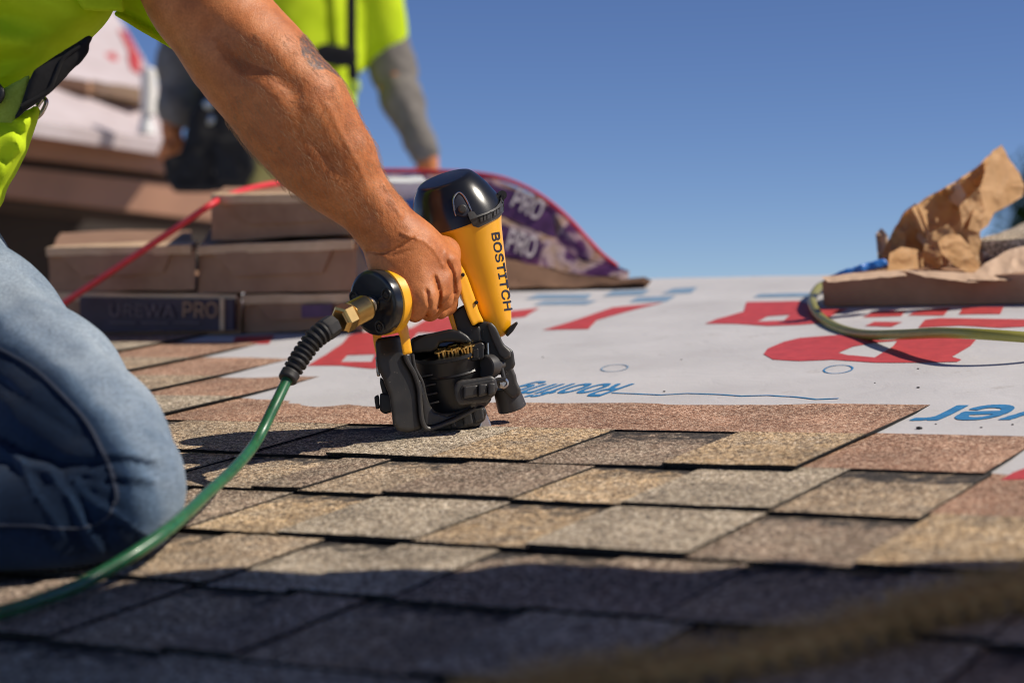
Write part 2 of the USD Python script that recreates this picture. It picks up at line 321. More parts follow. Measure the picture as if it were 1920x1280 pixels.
for pts in ([(1618, 601), (1640, 590), (1700, 588), (1690, 599)], [(1703, 598), (1722, 588), (1782, 583), (1770, 598)], [(1798, 596), (1806, 583), (1882, 582), (1876, 596)],
            [(1735, 607), (1762, 604), (1985, 606), (1985, 616), (1874, 622), (1800, 618), (1722, 622)], [(1622, 617), (1640, 609), (1692, 611), (1672, 620)],
            [(1018, 624), (1060, 612), (1150, 582), (1244, 573), (1190, 586), (1120, 606), (1104, 622)], [(935, 606), (960, 588), (1012, 583), (985, 600)],
            [(770, 620), (800, 603), (880, 590), (900, 592), (860, 612), (800, 624)],
            [(434, 650), (442, 634), (515, 632), (505, 648)], [(170, 650), (190, 632), (340, 630), (320, 648)],
            [(1876, 908), (1900, 893), (1990, 860), (2050, 862), (2040, 905)]):
    lay_print('red_letter', px_poly(pts), 'red_print')
lay_print('red_letter', px_poly([(576, 690), (612, 669), (640, 650), (655, 632), (742, 617), (790, 622), (765, 650), (745, 690), (700, 696), (640, 690)]).difference(px_poly([(640, 683), (652, 670), (704, 668), (698, 683)])), 'red_print')
lay_print('red_letter', px_poly([(765, 628), (800, 604), (885, 588), (905, 592), (870, 612), (850, 628)]).difference(px_poly([(812, 618), (825, 609), (852, 606), (842, 616)])), 'red_print')
for pts in ([(985, 566), (1010, 556), (1110, 556), (1100, 566)], [(1130, 560), (1150, 549), (1220, 547), (1205, 558)], [(1240, 556), (1262, 546), (1308, 543), (1296, 554)], [(1000, 577), (1020, 570), (1120, 569), (1100, 577)], [(1180, 572), (1196, 563), (1268, 560), (1250, 571)],
            [(1412, 563), (1424, 557), (1530, 554), (1524, 562)]):
    lay_print('blue_letter', px_poly(pts), 'pale_blue_print')
def ring(cx, cy, rx, ry, th):
    a = np.linspace(0, 2 * math.pi, 40); o = [(cx + rx * math.cos(t) + ry * .9 * math.sin(t), cy - ry * math.sin(t)) for t in a]
    return px_poly(o).difference(px_poly(o).buffer(-th))
lay_print('printed_oval', ring(1572, 698, 28, 8, .0022), 'blue_print'); lay_print('printed_oval', ring(1153, 697, 26, 7, .0022), 'pale_blue_print')
ln = LineString([tuple(hit(x, y)[:2]) for x, y in ((1150, 744), (1240, 747), (1290, 744), (1340, 746), (1390, 749), (1440, 747), (1490, 750), (1530, 754), (1570, 752))])
lay_print('printed_line', ln.buffer(.0018), 'blue_print')
def print_text(text, x_start, x_end, y0, y1, m, slant=.06):
    a, b = hit(x_start, y0)[:2], hit(x_end, y0)[:2]; hgt = abs(hit((x_start + x_end) / 2, y1)[1] - hit((x_start + x_end) / 2, y0)[1])
    t = meshkit.text_mesh(text, 1.0, .01, bold=True); v, f = raw(t); n = len(v)
    keep = (v[f][:, :, 2] < 1e-6).all(1)                                   # the flat underside only
    wd = v[:, 0].max() - v[:, 0].min()
    x = (v[:, 0] - v[:, 0].min()) / wd; yy = v[:, 1] / 1.0
    e = b - a; u = a[0] + e[0] * x - yy * slant * hgt; vv = a[1] + e[1] * x - yy * hgt
    f = f[keep]; q = np.column_stack([u, vv, np.zeros(n)])
    q, f = trimesh.remesh.subdivide_to_size(q, f, .03, max_iter=8)
    q[:, 2] = lay(q[:, 0], q[:, 1]) + .0006
    nn = np.cross(q[f[:, 1]] - q[f[:, 0]], q[f[:, 2]] - q[f[:, 0]])[:, 2]; f[nn < 0] = f[nn < 0][:, ::-1]
    obj('printed_word', (q, f), m, roof, smooth=True)
print_text('Roofing', 1190, 982, 728, 750, 'blue_print')
print_text('layer', 2160, 1762, 765, 803, 'blue_print')

# shingles: a course is a row of metre-long laminated shingles, each a head lap with raised teeth and lower pieces between them
rng = random.Random(7)
def T(s): return .0120 - .0095 * np.asarray(s) / HH
LAM, TOOTH = .0019, .163
def wave(u, k): return 0.0042 * n1(np.asarray(u), 3.4, 10 + k) + .0016 * n1(np.asarray(u), 14.0, 30 + k)
def slab(k, u0, u1, s0, s1, drop, thick, ragged=.0012, band=None, ns=5, skew=0.0):
    """A thin piece of course k: its top drop below the tooth surface."""
    v0 = V0 - k * E0; nu = max(int((u1 - u0) / .009), 2) + 1
    U = np.linspace(u0, u1, nu); S = np.linspace(0, 1, ns)
    uu, ss = np.meshgrid(U, S, indexing='ij')
    s = s0 + (s1 - s0) * ss + (1 - ss) * ragged * 3.6 * n1(uu, 110, 50 + k) + (1 - ss) * ragged * 3.0 * n1(uu, 9, 70 + k)
    fade = np.clip(1 - s / .30, 0, 1)
    lean = (rng.random() - .5) * .0016 if ragged else 0
    top = T(s) - drop + wave(uu, k) * fade + lean * fade
    uu2 = uu + .0010 * n1(s, 70, int(u0 * 1000) % 97)
    a = np.column_stack([uu2.ravel(), (v0 + s).ravel(), top.ravel()]); b = a.copy(); b[:, 2] -= thick
    def idx(i, j): return i * ns + j
    i, j = np.meshgrid(np.arange(nu - 1), np.arange(ns - 1), indexing='ij'); i, j = i.ravel(), j.ravel()
    ft = np.stack([idx(i, j), idx(i + 1, j), idx(i + 1, j + 1), idx(i, j + 1)], 1); n = len(a)
    per = [idx(x, 0) for x in range(nu)] + [idx(nu - 1, x) for x in range(1, ns)] + [idx(x, ns - 1) for x in range(nu - 2, -1, -1)] + [idx(0, x) for x in range(ns - 2, 0, -1)]
    m = len(per); sv = np.vstack([a[per] - [0, 0, 2e-5], b[per]])
    q = np.arange(m); fs = np.stack([n + q, n + m + q, n + m + (q + 1) % m, n + (q + 1) % m], 1)
    v = np.vstack([a, sv, b]); f = np.vstack([ft, fs, (ft + n + 2 * m)[:, ::-1]])
    aux = np.zeros((len(v), 3))
    if band is not None: aux[:n, 0] = np.interp(ss.ravel(), [0, .45, .78, 1], [0, .05, band, 1.15 * band])
    aux[n:, 1] = 1
    return (v, f), aux
def U(x, k): # u of a photo column on the bottom edge of course k
    v = V0 - k * E0; y0 = 900.0
    for _ in range(30):
        p = hit(x, y0, T(0)); y0 += (p[1] - v) * 400
    return p[0]
# hand-read layout of the front courses: (kind, photo x of the right end at the course's bottom edge, tone); T raised tooth, L lower piece
LAYOUT = {
    1: [('T', 470, 'tan'), ('L', 611, 'brown'), ('T', 805, 'grey'), ('T', 993, 'gold'), ('L', 1240, 'brown'), ('T', 1507, 'gold')],
    2: [('L', 470, 'tan'), ('T', 562, 'brown'), ('L', 715, 'tan'), ('T', 962, 'brown'), ('L', 1165, 'gold'), ('T', 1447, 'grey'), ('L', 1713, 'tan')],
    3: [('L', 160, 'gold'), ('T', 350, 'brown'), ('L', 515, 'gold'), ('T', 778, 'grey'), ('L', 985, 'gold'), ('T', 1287, 'grey'), ('L', 1600, 'brown'), ('T', 1900, 'gold')],
    4: [('T', 60, 'brown'), ('L', 200, 'tan'), ('T', 387, 'tan'), ('L', 535, 'grey'), ('T', 735, 'grey'), ('L', 975, 'brown'), ('T', 1232, 'brown'), ('L', 1560, 'tan'), ('T', 1850, 'grey')],
    5: [('T', 93, 'brown'), ('L', 300, 'tan'), ('T', 440, 'brown'), ('L', 760, 'tan'), ('T', 1095, 'grey'), ('L', 1330, 'brown'), ('T', 1690, 'grey')],
}
ENDS = {1: -.632, 2: -.481, 3: -.31, 4: -.15, 5: .02, 6: .18, 7: .35, 8: .5, 0: -1.455, -1: -1.60, -2: -1.76, -3: -1.93}
TONES = ['gold', 'grey', 'brown', 'tan', 'grey', 'tan', 'gold', 'brown']
LEFT = -3.0
for k in range(8, -4, -1):
    cells = []                                          # (kind, u0, u1, tone) from right to left
    e = ENDS[k]
    if k in LAYOUT:
        lay_k = LAYOUT[k]; us = [U(c[1], k) for c in lay_k]
        if us[-1] < e - .03:
            r = us[-1]; t = 'L' if lay_k[-1][0] == 'T' else 'T'
            while r < e - .02:
                w2 = min(.10 + .13 * rng.random(), e - r); cells.append((t, r, r + w2, rng.choice(TONES))); r += w2; t = 'L' if t == 'T' else 'T'
            cells = cells[::-1]
        else: us[-1] = e
        for c, a, b in list(zip(lay_k[1:], us[:-1], us[1:]))[::-1]: cells.append((c[0], a, b, c[2]))
        last, t = us[0], lay_k[0][0]; tone0 = lay_k[0][2]
    else: last, t, tone0 = e, 'T', rng.choice(TONES)
    while last > LEFT:
        w2 = .10 + .14 * rng.random(); cells.append((t, last - w2, last, tone0)); last -= w2; t = 'L' if t == 'T' else 'T'; tone0 = rng.choice(TONES)
    r = e; n = 0
    while r > LEFT + .1:
        l = max(r - 1.0, LEFT)
        m, aux = slab(k, l + .0006, r - .0006, TOOTH, HH, 0, .0026, ragged=0, ns=6)
        sh = obj('shingle', m, 'granules_rust', roof, aux=aux)
        for kind, a, b, tone in cells:
            a2, b2 = max(a, l + .0006), min(b, r - .0006)
            if b2 - a2 < .006: continue
            if kind == 'T':
                m, aux = slab(k, a2, b2, 0, TOOTH + .001, 0, .0019, ns=6); obj('raised_tab', m, 'granules_' + tone, sh, aux=aux)
                m, aux = slab(k, a2 - .001, b2 + .001 if b2 < r - .01 else b2 - .004, .0012, TOOTH - .004, .0020, .0026, ns=4); obj('backing', m, 'granules_brown', sh, aux=aux)
            else:
                m, aux = slab(k, a2 - .003, b2 + .003, -.0015, TOOTH + .012, LAM, .0028, band=.62, ns=10); obj('lower_tab', m, 'granules_' + tone, sh, aux=aux)
        r = l

# ------------------------------------------------------------------ materials of the things
plain('yellow_plastic', (.94, .43, .006), .36, .05, 14, bump=.00005, bscale=900, coat=.25)
def dusty(name, col, rough, dust=.68, scale=240, bump=.00008):
    mat(name, {'g': ('geometry', {}), 'n': ('noise_texture', {'scale': scale, 'detail': 3, 'roughness': .7}), 'm': ('map_range', {'from_min': dust, 'from_max': dust + .06, 'clamp': True}),
               'n2': ('noise_texture', {'scale': 20, 'detail': 4}), 'm2': ('map_range', {'from_min': .5, 'from_max': .8, 'to_max': .16, 'clamp': True}), 'mx': ('math', {'math_type': 'maximum'}),
               'c': ('mix', {'color1': col, 'color2': (.22, .19, .15)}), 'bn': ('noise_texture', {'scale': 1300, 'detail': 2}), 'b': ('bump', {'strength': 1.0, 'distance': bump}),
               'p': ('principled_bsdf', {'roughness': rough, 'specular_ior_level': .55})},
        [('g.position', 'n.vector'), ('n.fac', 'm.value'), ('g.position', 'n2.vector'), ('n2.fac', 'm2.value'), ('m.result', 'mx.value1'), ('m2.result', 'mx.value2'), ('mx.value', 'c.fac'),
         ('c.color', 'p.base_color'), ('g.position', 'bn.vector'), ('bn.fac', 'b.height'), ('b.normal', 'p.normal')])
dusty('black_plastic', (.010, .0095, .0095), .40)
dusty('grey_plastic', (.034, .032, .030), .45)
dusty('cap_plastic', (.010, .0105, .012), .20, dust=.74, scale=420, bump=.00002)
plain('black_rubber', (.022, .020, .019), .55, .25, 200, bump=.0001, bscale=900)
plain('brass', (.66, .44, .17), .28, .12, 90, metal=1)
plain('steel', (.55, .53, .50), .25, .15, 90, metal=1)
plain('gold_nail', (.72, .52, .20), .25, .2, 300, metal=1)
plain('ink', (.014, .016, .03), .5, .05, 30)
plain('hose_green', (.018, .115, .042), .34, .35, 90, coat=.35, detail=6, extra={'subsurface_weight': .15, 'subsurface_scale': .004})
mat('skin', {'g': ('geometry', {}), 'n': ('noise_texture', {'scale': 28, 'detail': 6, 'roughness': .65}), 'r': ('rgb_ramp', {'ramp': [(.28, (.35, .102, .027)), (.5, (.50, .162, .046)), (.72, (.60, .225, .076))]}),
             'n2': ('noise_texture', {'scale': 420, 'detail': 3}), 'm': ('map_range', {'from_min': .3, 'from_max': .7, 'to_min': .87, 'to_max': 1.12}), 'cc': ('combine_color', {}), 'mu': ('mix', {'mix_type': 'multiply', 'fac': 1.0}),
             'tat': ('attribute', {'attribute': 'aux'}), 'ts': ('separate_color', {}), 'n3': ('noise_texture', {'scale': 170, 'detail': 5, 'roughness': .8}), 'tm': ('map_range', {'from_min': .36, 'from_max': .52, 'clamp': True}), 'tt': ('math', {'math_type': 'multiply'}), 'tk': ('math', {'math_type': 'multiply', 'value2': .9}),
             'mx': ('mix', {'color2': (.055, .045, .05)}),
             'v': ('voronoi_texture', {'scale': 900}), 'b': ('bump', {'strength': .5, 'distance': .00035}), 'b2': ('bump', {'strength': .4, 'distance': .0004}),
             'p': ('principled_bsdf', {'roughness': .52, 'specular_ior_level': .42, 'subsurface_weight': .06, 'subsurface_scale': .004, 'subsurface_radius': (1.0, .35, .15)})},
    [('g.position', 'n.vector'), ('n.fac', 'r.fac'), ('g.position', 'n2.vector'), ('n2.fac', 'm.value'), ('m.result', 'cc.r'), ('m.result', 'cc.g'), ('m.result', 'cc.b'), ('r.color', 'mu.color1'), ('cc.color', 'mu.color2'),
     ('tat.color', 'ts.color'), ('g.position', 'n3.vector'), ('n3.fac', 'tm.value'), ('ts.r', 'tt.value1'), ('tm.result', 'tt.value2'), ('tt.value', 'tk.value1'), ('tk.value', 'mx.fac'), ('mu.color', 'mx.color1'), ('mx.color', 'p.base_color'),
     ('g.position', 'v.vector'), ('v.distance', 'b.height'), ('n2.fac', 'b2.height'), ('b.normal', 'b2.normal'), ('b2.normal', 'p.normal')])
def cloth(name, lo, hi, scale=18, weave=900, rough=.85, trans=0.0, bump=.0002, sheen=.15):
    nodes = {'g': ('geometry', {}), 'n': ('noise_texture', {'scale': scale, 'detail': 6, 'roughness': .7}), 'r': ('rgb_ramp', {'ramp': [(.3, lo), (.7, hi)]}), 'w': ('noise_texture', {'scale': weave, 'detail': 2}),
             'b': ('bump', {'strength': .7, 'distance': bump}), 'p': ('principled_bsdf', {'roughness': rough, 'specular_ior_level': .2, 'sheen_weight': sheen, 'sheen_tint': hi})}
    links = [('g.position', 'n.vector'), ('n.fac', 'r.fac'), ('r.color', 'p.base_color'), ('g.position', 'w.vector'), ('w.fac', 'b.height'), ('b.normal', 'p.normal')]
    if trans:
        nodes.update({'t': ('translucent_bsdf', {}), 'mx': ('mix_closure', {'fac': trans})}); links += [('r.color', 't.color'), ('p.BSDF', 'mx.closure1'), ('t.BSDF', 'mx.closure2')]
        mat(name, nodes, links, 'mx.closure')
    else: mat(name, nodes, links)
cloth('lime_cloth', (.56, .76, .012), (.72, .92, .03), trans=.3)
cloth('lime_webbing', (.34, .46, .05), (.46, .60, .10), 300, 500, bump=.0006)
cloth('black_webbing', (.010, .010, .011), (.022, .021, .022), 60, 500)
cloth('grey_sleeve', (.125, .112, .10), (.20, .18, .16), 40)
cloth('dark_trousers', (.018, .019, .022), (.04, .041, .045), 20)
cloth('khaki_trousers', (.34, .30, .10), (.46, .40, .16), 20)
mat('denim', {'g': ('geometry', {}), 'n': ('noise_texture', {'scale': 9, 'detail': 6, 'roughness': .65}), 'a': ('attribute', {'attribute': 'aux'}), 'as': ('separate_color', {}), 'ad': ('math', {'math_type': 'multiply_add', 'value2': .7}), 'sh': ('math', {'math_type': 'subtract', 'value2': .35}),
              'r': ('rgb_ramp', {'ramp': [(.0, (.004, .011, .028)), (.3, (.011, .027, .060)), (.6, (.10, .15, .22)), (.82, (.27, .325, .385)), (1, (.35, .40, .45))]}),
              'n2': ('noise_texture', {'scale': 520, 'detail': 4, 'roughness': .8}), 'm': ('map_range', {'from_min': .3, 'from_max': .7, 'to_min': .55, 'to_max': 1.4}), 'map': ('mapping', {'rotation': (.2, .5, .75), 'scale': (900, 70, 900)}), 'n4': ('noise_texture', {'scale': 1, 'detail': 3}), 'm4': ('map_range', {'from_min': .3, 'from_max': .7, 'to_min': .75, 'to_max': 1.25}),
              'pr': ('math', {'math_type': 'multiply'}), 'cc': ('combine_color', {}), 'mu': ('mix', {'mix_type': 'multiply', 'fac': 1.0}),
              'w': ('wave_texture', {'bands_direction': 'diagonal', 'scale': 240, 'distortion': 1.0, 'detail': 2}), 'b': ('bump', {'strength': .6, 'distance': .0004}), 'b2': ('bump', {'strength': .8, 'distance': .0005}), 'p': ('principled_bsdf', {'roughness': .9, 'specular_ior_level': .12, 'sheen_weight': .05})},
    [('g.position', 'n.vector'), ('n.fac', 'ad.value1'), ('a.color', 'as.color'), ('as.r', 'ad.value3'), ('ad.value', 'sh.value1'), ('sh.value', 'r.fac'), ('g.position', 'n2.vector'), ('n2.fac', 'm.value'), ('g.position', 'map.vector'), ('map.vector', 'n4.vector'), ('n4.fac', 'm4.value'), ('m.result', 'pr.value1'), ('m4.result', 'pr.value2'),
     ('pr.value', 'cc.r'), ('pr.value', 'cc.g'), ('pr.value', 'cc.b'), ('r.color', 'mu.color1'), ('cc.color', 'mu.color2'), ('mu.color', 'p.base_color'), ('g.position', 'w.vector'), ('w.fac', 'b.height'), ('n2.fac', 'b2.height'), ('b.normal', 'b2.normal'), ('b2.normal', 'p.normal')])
plain('seam_thread', (.02, .028, .05), .8, .2, 300)
plain('hair_strand', (.42, .25, .12), .4, .2, 50)

# ------------------------------------------------------------------ the nail gun
def lin(ys, vals): return lambda y: np.interp(y, ys, vals)
# centre line of the barrel: photo x, y, radius in photo pixels
CAPROWS = [(833, 334.5, 44), (833.4, 336, 51), (834.5, 340, 56), (838, 351, 65), (844, 367, 74), (852, 388, 83), (858, 405, 88)]
BODROWS = [(858.5, 406, 84.5), (861, 413, 83), (871, 440, 73), (882, 470, 64.5), (893, 500, 57), (903, 530, 50), (914, 563, 43.5), (923, 592, 37), (930, 611, 30), (935, 622, 22), (938, 628, 13), (939, 630, 4)]
BD = lambda y: np.interp(y, [330, 635], [1.962, 2.0])
bax = unit(P(920, 590, BD(590)) - P(850, 385, BD(385)) + fw * .012)      # down the barrel
be1 = unit(rt - bax * (rt @ bax)); be2 = np.cross(bax, be1); be2 = be2 if be2 @ fw < 0 else -be2
def loft(rows, sides=56, n=None, depth=BD):
    r = spline(rows, n) if n else np.asarray(rows, float); a = np.arange(sides) * 2 * math.pi / sides
    c = P(r[:, 0], r[:, 1], depth(r[:, 1])); rad = r[:, 2] * depth(r[:, 1]) / F
    v = (c[:, None] + rad[:, None, None] * (np.cos(a)[:, None] * be1 + np.sin(a)[:, None] * be2)[None]).reshape(-1, 3); m = len(r)
    i, j = np.meshgrid(np.arange(m - 1), np.arange(sides), indexing='ij'); k = (j + 1) % sides
    f = np.stack([i * sides + j, (i + 1) * sides + j, (i + 1) * sides + k, i * sides + k], -1).reshape(-1, 4); f = np.vstack([f[:, [0, 1, 2]], f[:, [0, 2, 3]]])
    b = np.arange(sides); c0, c1 = len(v), len(v) + 1; v = np.vstack([v, c[0], c[-1]])
    f = np.vstack([f, np.stack([np.full(sides, c0), b, (b + 1) % sides], 1), np.stack([np.full(sides, c1), (m - 1) * sides + (b + 1) % sides, (m - 1) * sides + b], 1)])
    vol = np.einsum('ij,ij->i', v[f[:, 0]], np.cross(v[f[:, 1]], v[f[:, 2]])).sum()
    return v, f if vol > 0 else f[:, ::-1]
ALLROWS = np.array(CAPROWS + BODROWS)
def barrel_depth(x, y):               # depth of the barrel's near surface at a photo pixel
    x, y = np.asarray(x, float), np.asarray(y, float); yy = y.copy()
    for _ in range(12):
        cx, r = np.interp(yy, ALLROWS[:, 1], ALLROWS[:, 0]), np.interp(yy, ALLROWS[:, 1], ALLROWS[:, 2])
        yy = y + (x - cx) * .27 - .16 * np.sqrt(np.maximum(r**2 - (x - cx)**2, 0))
    return BD(yy) - r * BD(yy) / F * np.sqrt(np.maximum(1 - ((x - cx) / r)**2, 0.0)) * .97
gun = thing('nail_gun', P(880, 805, 1.99), 'yellow and black pneumatic roofing nailer pressed nose down on the top shingle course', 'nail gun')
obj('barrel', loft(BODROWS, n=60), 'yellow_plastic', gun, smooth=50)
cp = obj('end_cap', loft(CAPROWS), 'cap_plastic', gun, smooth=28)
# strap buckle of the cap
def wrap(off): return lambda x, y: (1.975 - barrel_depth(x, y)) + off
def banded(name, poly, off, thick, m, size=3.0):
    q, f = flat(Polygon(poly).buffer(2).buffer(-2).buffer(0), size); q = q[:, :2]; d = barrel_depth(q[:, 0], q[:, 1]); n = len(q)
    ed = np.vstack([f[:, [0, 1]], f[:, [1, 2]], f[:, [2, 0]]]); _, inv, cnt = np.unique(np.sort(ed, 1), axis=0, return_inverse=True, return_counts=True); rim = ed[cnt[inv.ravel()] == 1]
    side = np.vstack([np.column_stack([rim[:, 0], rim[:, 1], rim[:, 1] + n]), np.column_stack([rim[:, 0], rim[:, 1] + n, rim[:, 0] + n])])
    obj(name, (np.vstack([P(q[:, 0], q[:, 1], d - off - thick), P(q[:, 0], q[:, 1], d - off)]), np.vstack([f, f[:, ::-1] + n, side[:, ::-1]])), m, gun, smooth=30)
banded('cap_clamp', [(877, 400), (882, 396), (889, 397), (894, 404), (915, 397), (930, 389), (937, 380), (940, 365), (945, 366), (945, 396), (937, 407), (912, 420), (897, 427), (887, 424), (881, 412)], -.001, .0045, 'grey_plastic')
for q in ([(897, 409), (920, 400), (921, 412), (901, 419)], [(923, 398), (942, 387), (942, 398), (925, 410)]): banded('clamp_window', q, .0037, .0005, 'black_rubber', 2.5)
for x0, y0 in ((903, 411.5), (909.5, 409), (916, 406), (928, 400), (934, 396.5), (939, 393)):
    banded('clamp_rib', [(x0 - 2.2, y0 - 3.5), (x0 + 2.2, y0 - 5), (x0 + 2.2, y0 + 3.5), (x0 - 2.2, y0 + 5)], .0040, .0012, 'grey_plastic', 3)
obj('cap_arch_shade', pillow([(854, 403), (852, 378), (857, 366), (864, 363), (872, 372), (880, 390), (884, 404), (870, 408)], 1.975, .0008, .0006, h=.0009, bump=wrap(-.0004), extra=.06), 'ink', gun)  # flush dark patch paints the shaded inside of an open arch
w3 = np.array([(855, 405), (851, 390), (850, 374), (855, 364), (862, 361), (870, 368), (878, 382), (884, 396)])
w3 = spline(w3, 30); obj('wire_clip', tube(P(w3[:, 0], w3[:, 1], barrel_depth(w3[:, 0], w3[:, 1]) - .0012), .0008, 8), 'steel', gun)
obj('cap_bolt', lathe(P(866, 392, barrel_depth(866, 392) - .0005), -fw + rt * .2, [(0, .0042), (.004, .0042), (.005, .0032), (.0052, .0001)], 12), 'grey_plastic', gun)
obj('cap_hook', lathe(P(941, 366, 1.972), rt * .3 - fw, [(-.002, .002), (-.002, .0046), (.002, .0046), (.002, .002)], 20), 'black_plastic', gun)
# name along the barrel
t = meshkit.text_mesh('BOSTITCH', 1.0, .01, bold=True); v, f = raw(t); f = f[(v[f][:, :, 2] < 1e-6).all(1)]
v, f = trimesh.remesh.subdivide_to_size(v, f, .12, max_iter=8)
L0, L1, HT = np.array([921.5, 437.]), np.array([946., 583.]), 15.0
d = (L1 - L0); s = (v[:, 0] - v[:, 0].min()) / (v[:, 0].max() - v[:, 0].min()); dn = np.array([d[1], -d[0]]) / np.linalg.norm(d)
px = L0 + s[:, None] * d + v[:, 1:2] * HT * dn
obj('name_lettering', (P(px[:, 0], px[:, 1], barrel_depth(px[:, 0], px[:, 1]) - .0011), f), 'ink', gun, smooth=False)
# the handle, its cover plate and the yellow frame
HC = P(704, 567, 1.868); hn = unit(-.66 * rt - .17 * up - .73 * fw); hx = unit(np.cross(up, hn)); hy = np.cross(hn, hx)
H1 = P(872, 498, 1.99)
hp = spline([H1, H1 * .55 + HC * .45 + up * .004, HC - hn * .012], 24)
obj('handle', tube(hp, np.interp(np.linspace(0, 1, 24), [0, .25, .8, 1], [.026, .0195, .020, .026]), 28), 'black_rubber', gun)
obj('handle_flange', lathe(HC, hn, [(-.022, .022), (-.018, .0305), (-.016, .0325), (-.0065, .0325), (-.0055, .031)], 56), 'yellow_plastic', gun, smooth=30)
cv = obj('air_cap', lathe(HC, hn, [(-.0055, .0312), (.0010, .0312), (.0030, .0306), (.0044, .0288), (.0048, .026), (.0052, .012), (.0052, .0001)], 64), 'cap_plastic', gun, smooth=30)
for ang, rr in ((165, .0235), (20, .0225), (-72, .0235)):
    c = HC + hn * .0052 + rr * (math.cos(math.radians(ang)) * hx + math.sin(math.radians(ang)) * hy)
    obj('screw_socket', lathe(c - hn * .001, hn, [(0, .0062), (.0016, .0062), (.0020, .0056), (.0018, .0044), (-.001, .0040), (-.001, .0001)], 24), 'black_plastic', cv)
    obj('cap_screw', lathe(c, hn, [(-.0006, .0032), (.0006, .0032), (.0008, .0024), (.0002, .0016), (.0002, .0001)], 6), 'black_rubber', cv)
lp = np.array([(.026 * math.cos(a), .0045 + .004 * math.sin(3 * a)) for a in np.linspace(.05 * math.pi, .95 * math.pi, 30)])
obj('moulded_ridge', tube([HC + hn * .0051 + q[0] * hx + q[1] * hy for q in lp], .0009, 8), 'black_plastic', cv)
obj('frame_leg', pillow([(748, 520), (760, 540), (764, 575), (761, 596), (766, 620), (773, 662), (757, 666), (751, 632), (742, 610)], 1.893, .002, .006, h=.0012, tilt=(.00025, 0)), 'yellow_plastic', gun, smooth=40)
obj('frame_leg', pillow([(699, 620), (716, 622), (714, 664), (707, 668), (702, 645)], 1.91, .0015, .006, h=.0012), 'yellow_plastic', gun, smooth=40)
obj('front_column', pillow([(850, 470), (866, 497), (878, 524), (889, 555), (898, 583), (908, 604), (899, 605), (888, 612), (879, 596), (868, 562), (858, 520)], 1.958, .002, .007, h=.0013, tilt=(.0003, 0)), 'yellow_plastic', gun, smooth=40)
for x, y in ((893, 567), (868, 515)): obj('frame_screw', lathe(P(x, y, 1.9475 + (x - 880) * .0003), -fw, [(-.002, .0019), (.0006, .0019), (.0008, .0001)], 14), 'black_rubber', gun)
obj('trigger_bracket', pillow([(848, 588), (862, 576), (872, 572), (880, 592), (888, 613), (900, 612), (904, 640), (880, 650), (862, 640)], 1.972, .002, .008, h=.0014), 'black_plastic', gun, smooth=40)
obj('bracket_edge', pillow([(840, 588), (848, 586), (858, 622), (852, 628)], 1.962, .001, .004, h=.0009), 'yellow_plastic', gun, smooth=40)
# coupler and the hose's strain relief
cpl = [P(702, 566, 1.864), P(690, 574, 1.853), P(655, 592, 1.836), P(638, 600, 1.83), P(613, 617, 1.82)]
ax = unit(cpl[2] - cpl[1])
obj('steel_nipple', lathe(cpl[0], cpl[1] - cpl[0], [(0, .0062), (.004, .0062), (.005, .0078), (.010, .0078), (.011, .0062), (.017, .0062)], 24), 'steel', gun, smooth=30)
pr = [(0, .0085), (.001, .0108), (.004, .0122)] + [q for k in range(17) for q in ((.0045 + k * .0011, .0123), (.0051 + k * .0011, .0119))] + [(.0238, .0124), (.0245, .0110), (.0248, .009)]
kn = obj('brass_collar', lathe(cpl[1], ax, pr, 60), 'brass', gun, smooth=25)
obj('brass_hex', lathe(cpl[1] + ax * .0245, ax, [(0, .0090), (.001, .0134), (.0105, .0134), (.0118, .0108), (.014, .0100)], 6), 'brass', gun, smooth=False)
hosepx = [(627, 608, 1.826), (613, 617, 1.82), (590, 635, 1.812), (570, 660, 1.806), (556, 682, 1.80), (541, 707, 1.794), (515, 760, 1.775), (480, 828, 1.745), (440, 877, 1.67), (392, 922, 1.58), (330, 980, 1.475), (262, 1030, 1.43), (165, 1088, 1.445), (80, 1122, 1.425), (0, 1147, 1.40), (-110, 1172, 1.36), (-260, 1195, 1.31)]
hosepx = [(x, y, min(d, dep(hit(x, y, .0195))) if x < 300 else d) for x, y, d in hosepx]
hx_ = spline(hosepx, 240); hq = P(hx_[:, 0], hx_[:, 1], hx_[:, 2])
L = np.r_[0, np.cumsum(np.linalg.norm(np.diff(hq, axis=0), axis=1))]
at = lambda y: np.interp(y, hx_[:, 1], L)
def along(l): return np.stack([np.interp(l, L, hq[:, k]) for k in range(3)], -1)
l0, l1 = at(608), at(712)
ls = np.linspace(l0, at(621), 14); obj('hose_ferrule', tube(along(ls), np.interp(np.linspace(0, 1, 14), [0, .08, .9, 1], [.0085, .0104, .0108, .0098]), 8), 'black_rubber', gun, smooth=25)
ls = np.linspace(at(621), at(697), 150); rr = np.interp(ls, [ls[0], ls[-1]], [.0092, .0079]) + .0013 * np.clip(np.sin((ls - ls[0]) / (ls[-1] - ls[0]) * 2 * math.pi * 9) * 2.2, -1, 1)
obj('strain_relief', tube(along(ls), rr, 32), 'black_rubber', gun, smooth=40)
ls = np.linspace(at(696), l1, 14); obj('relief_sleeve', tube(along(ls), np.interp(np.linspace(0, 1, 14), [0, .1, .9, 1], [.0078, .0088, .0088, .0080]), 32), 'black_rubber', gun, smooth=40)
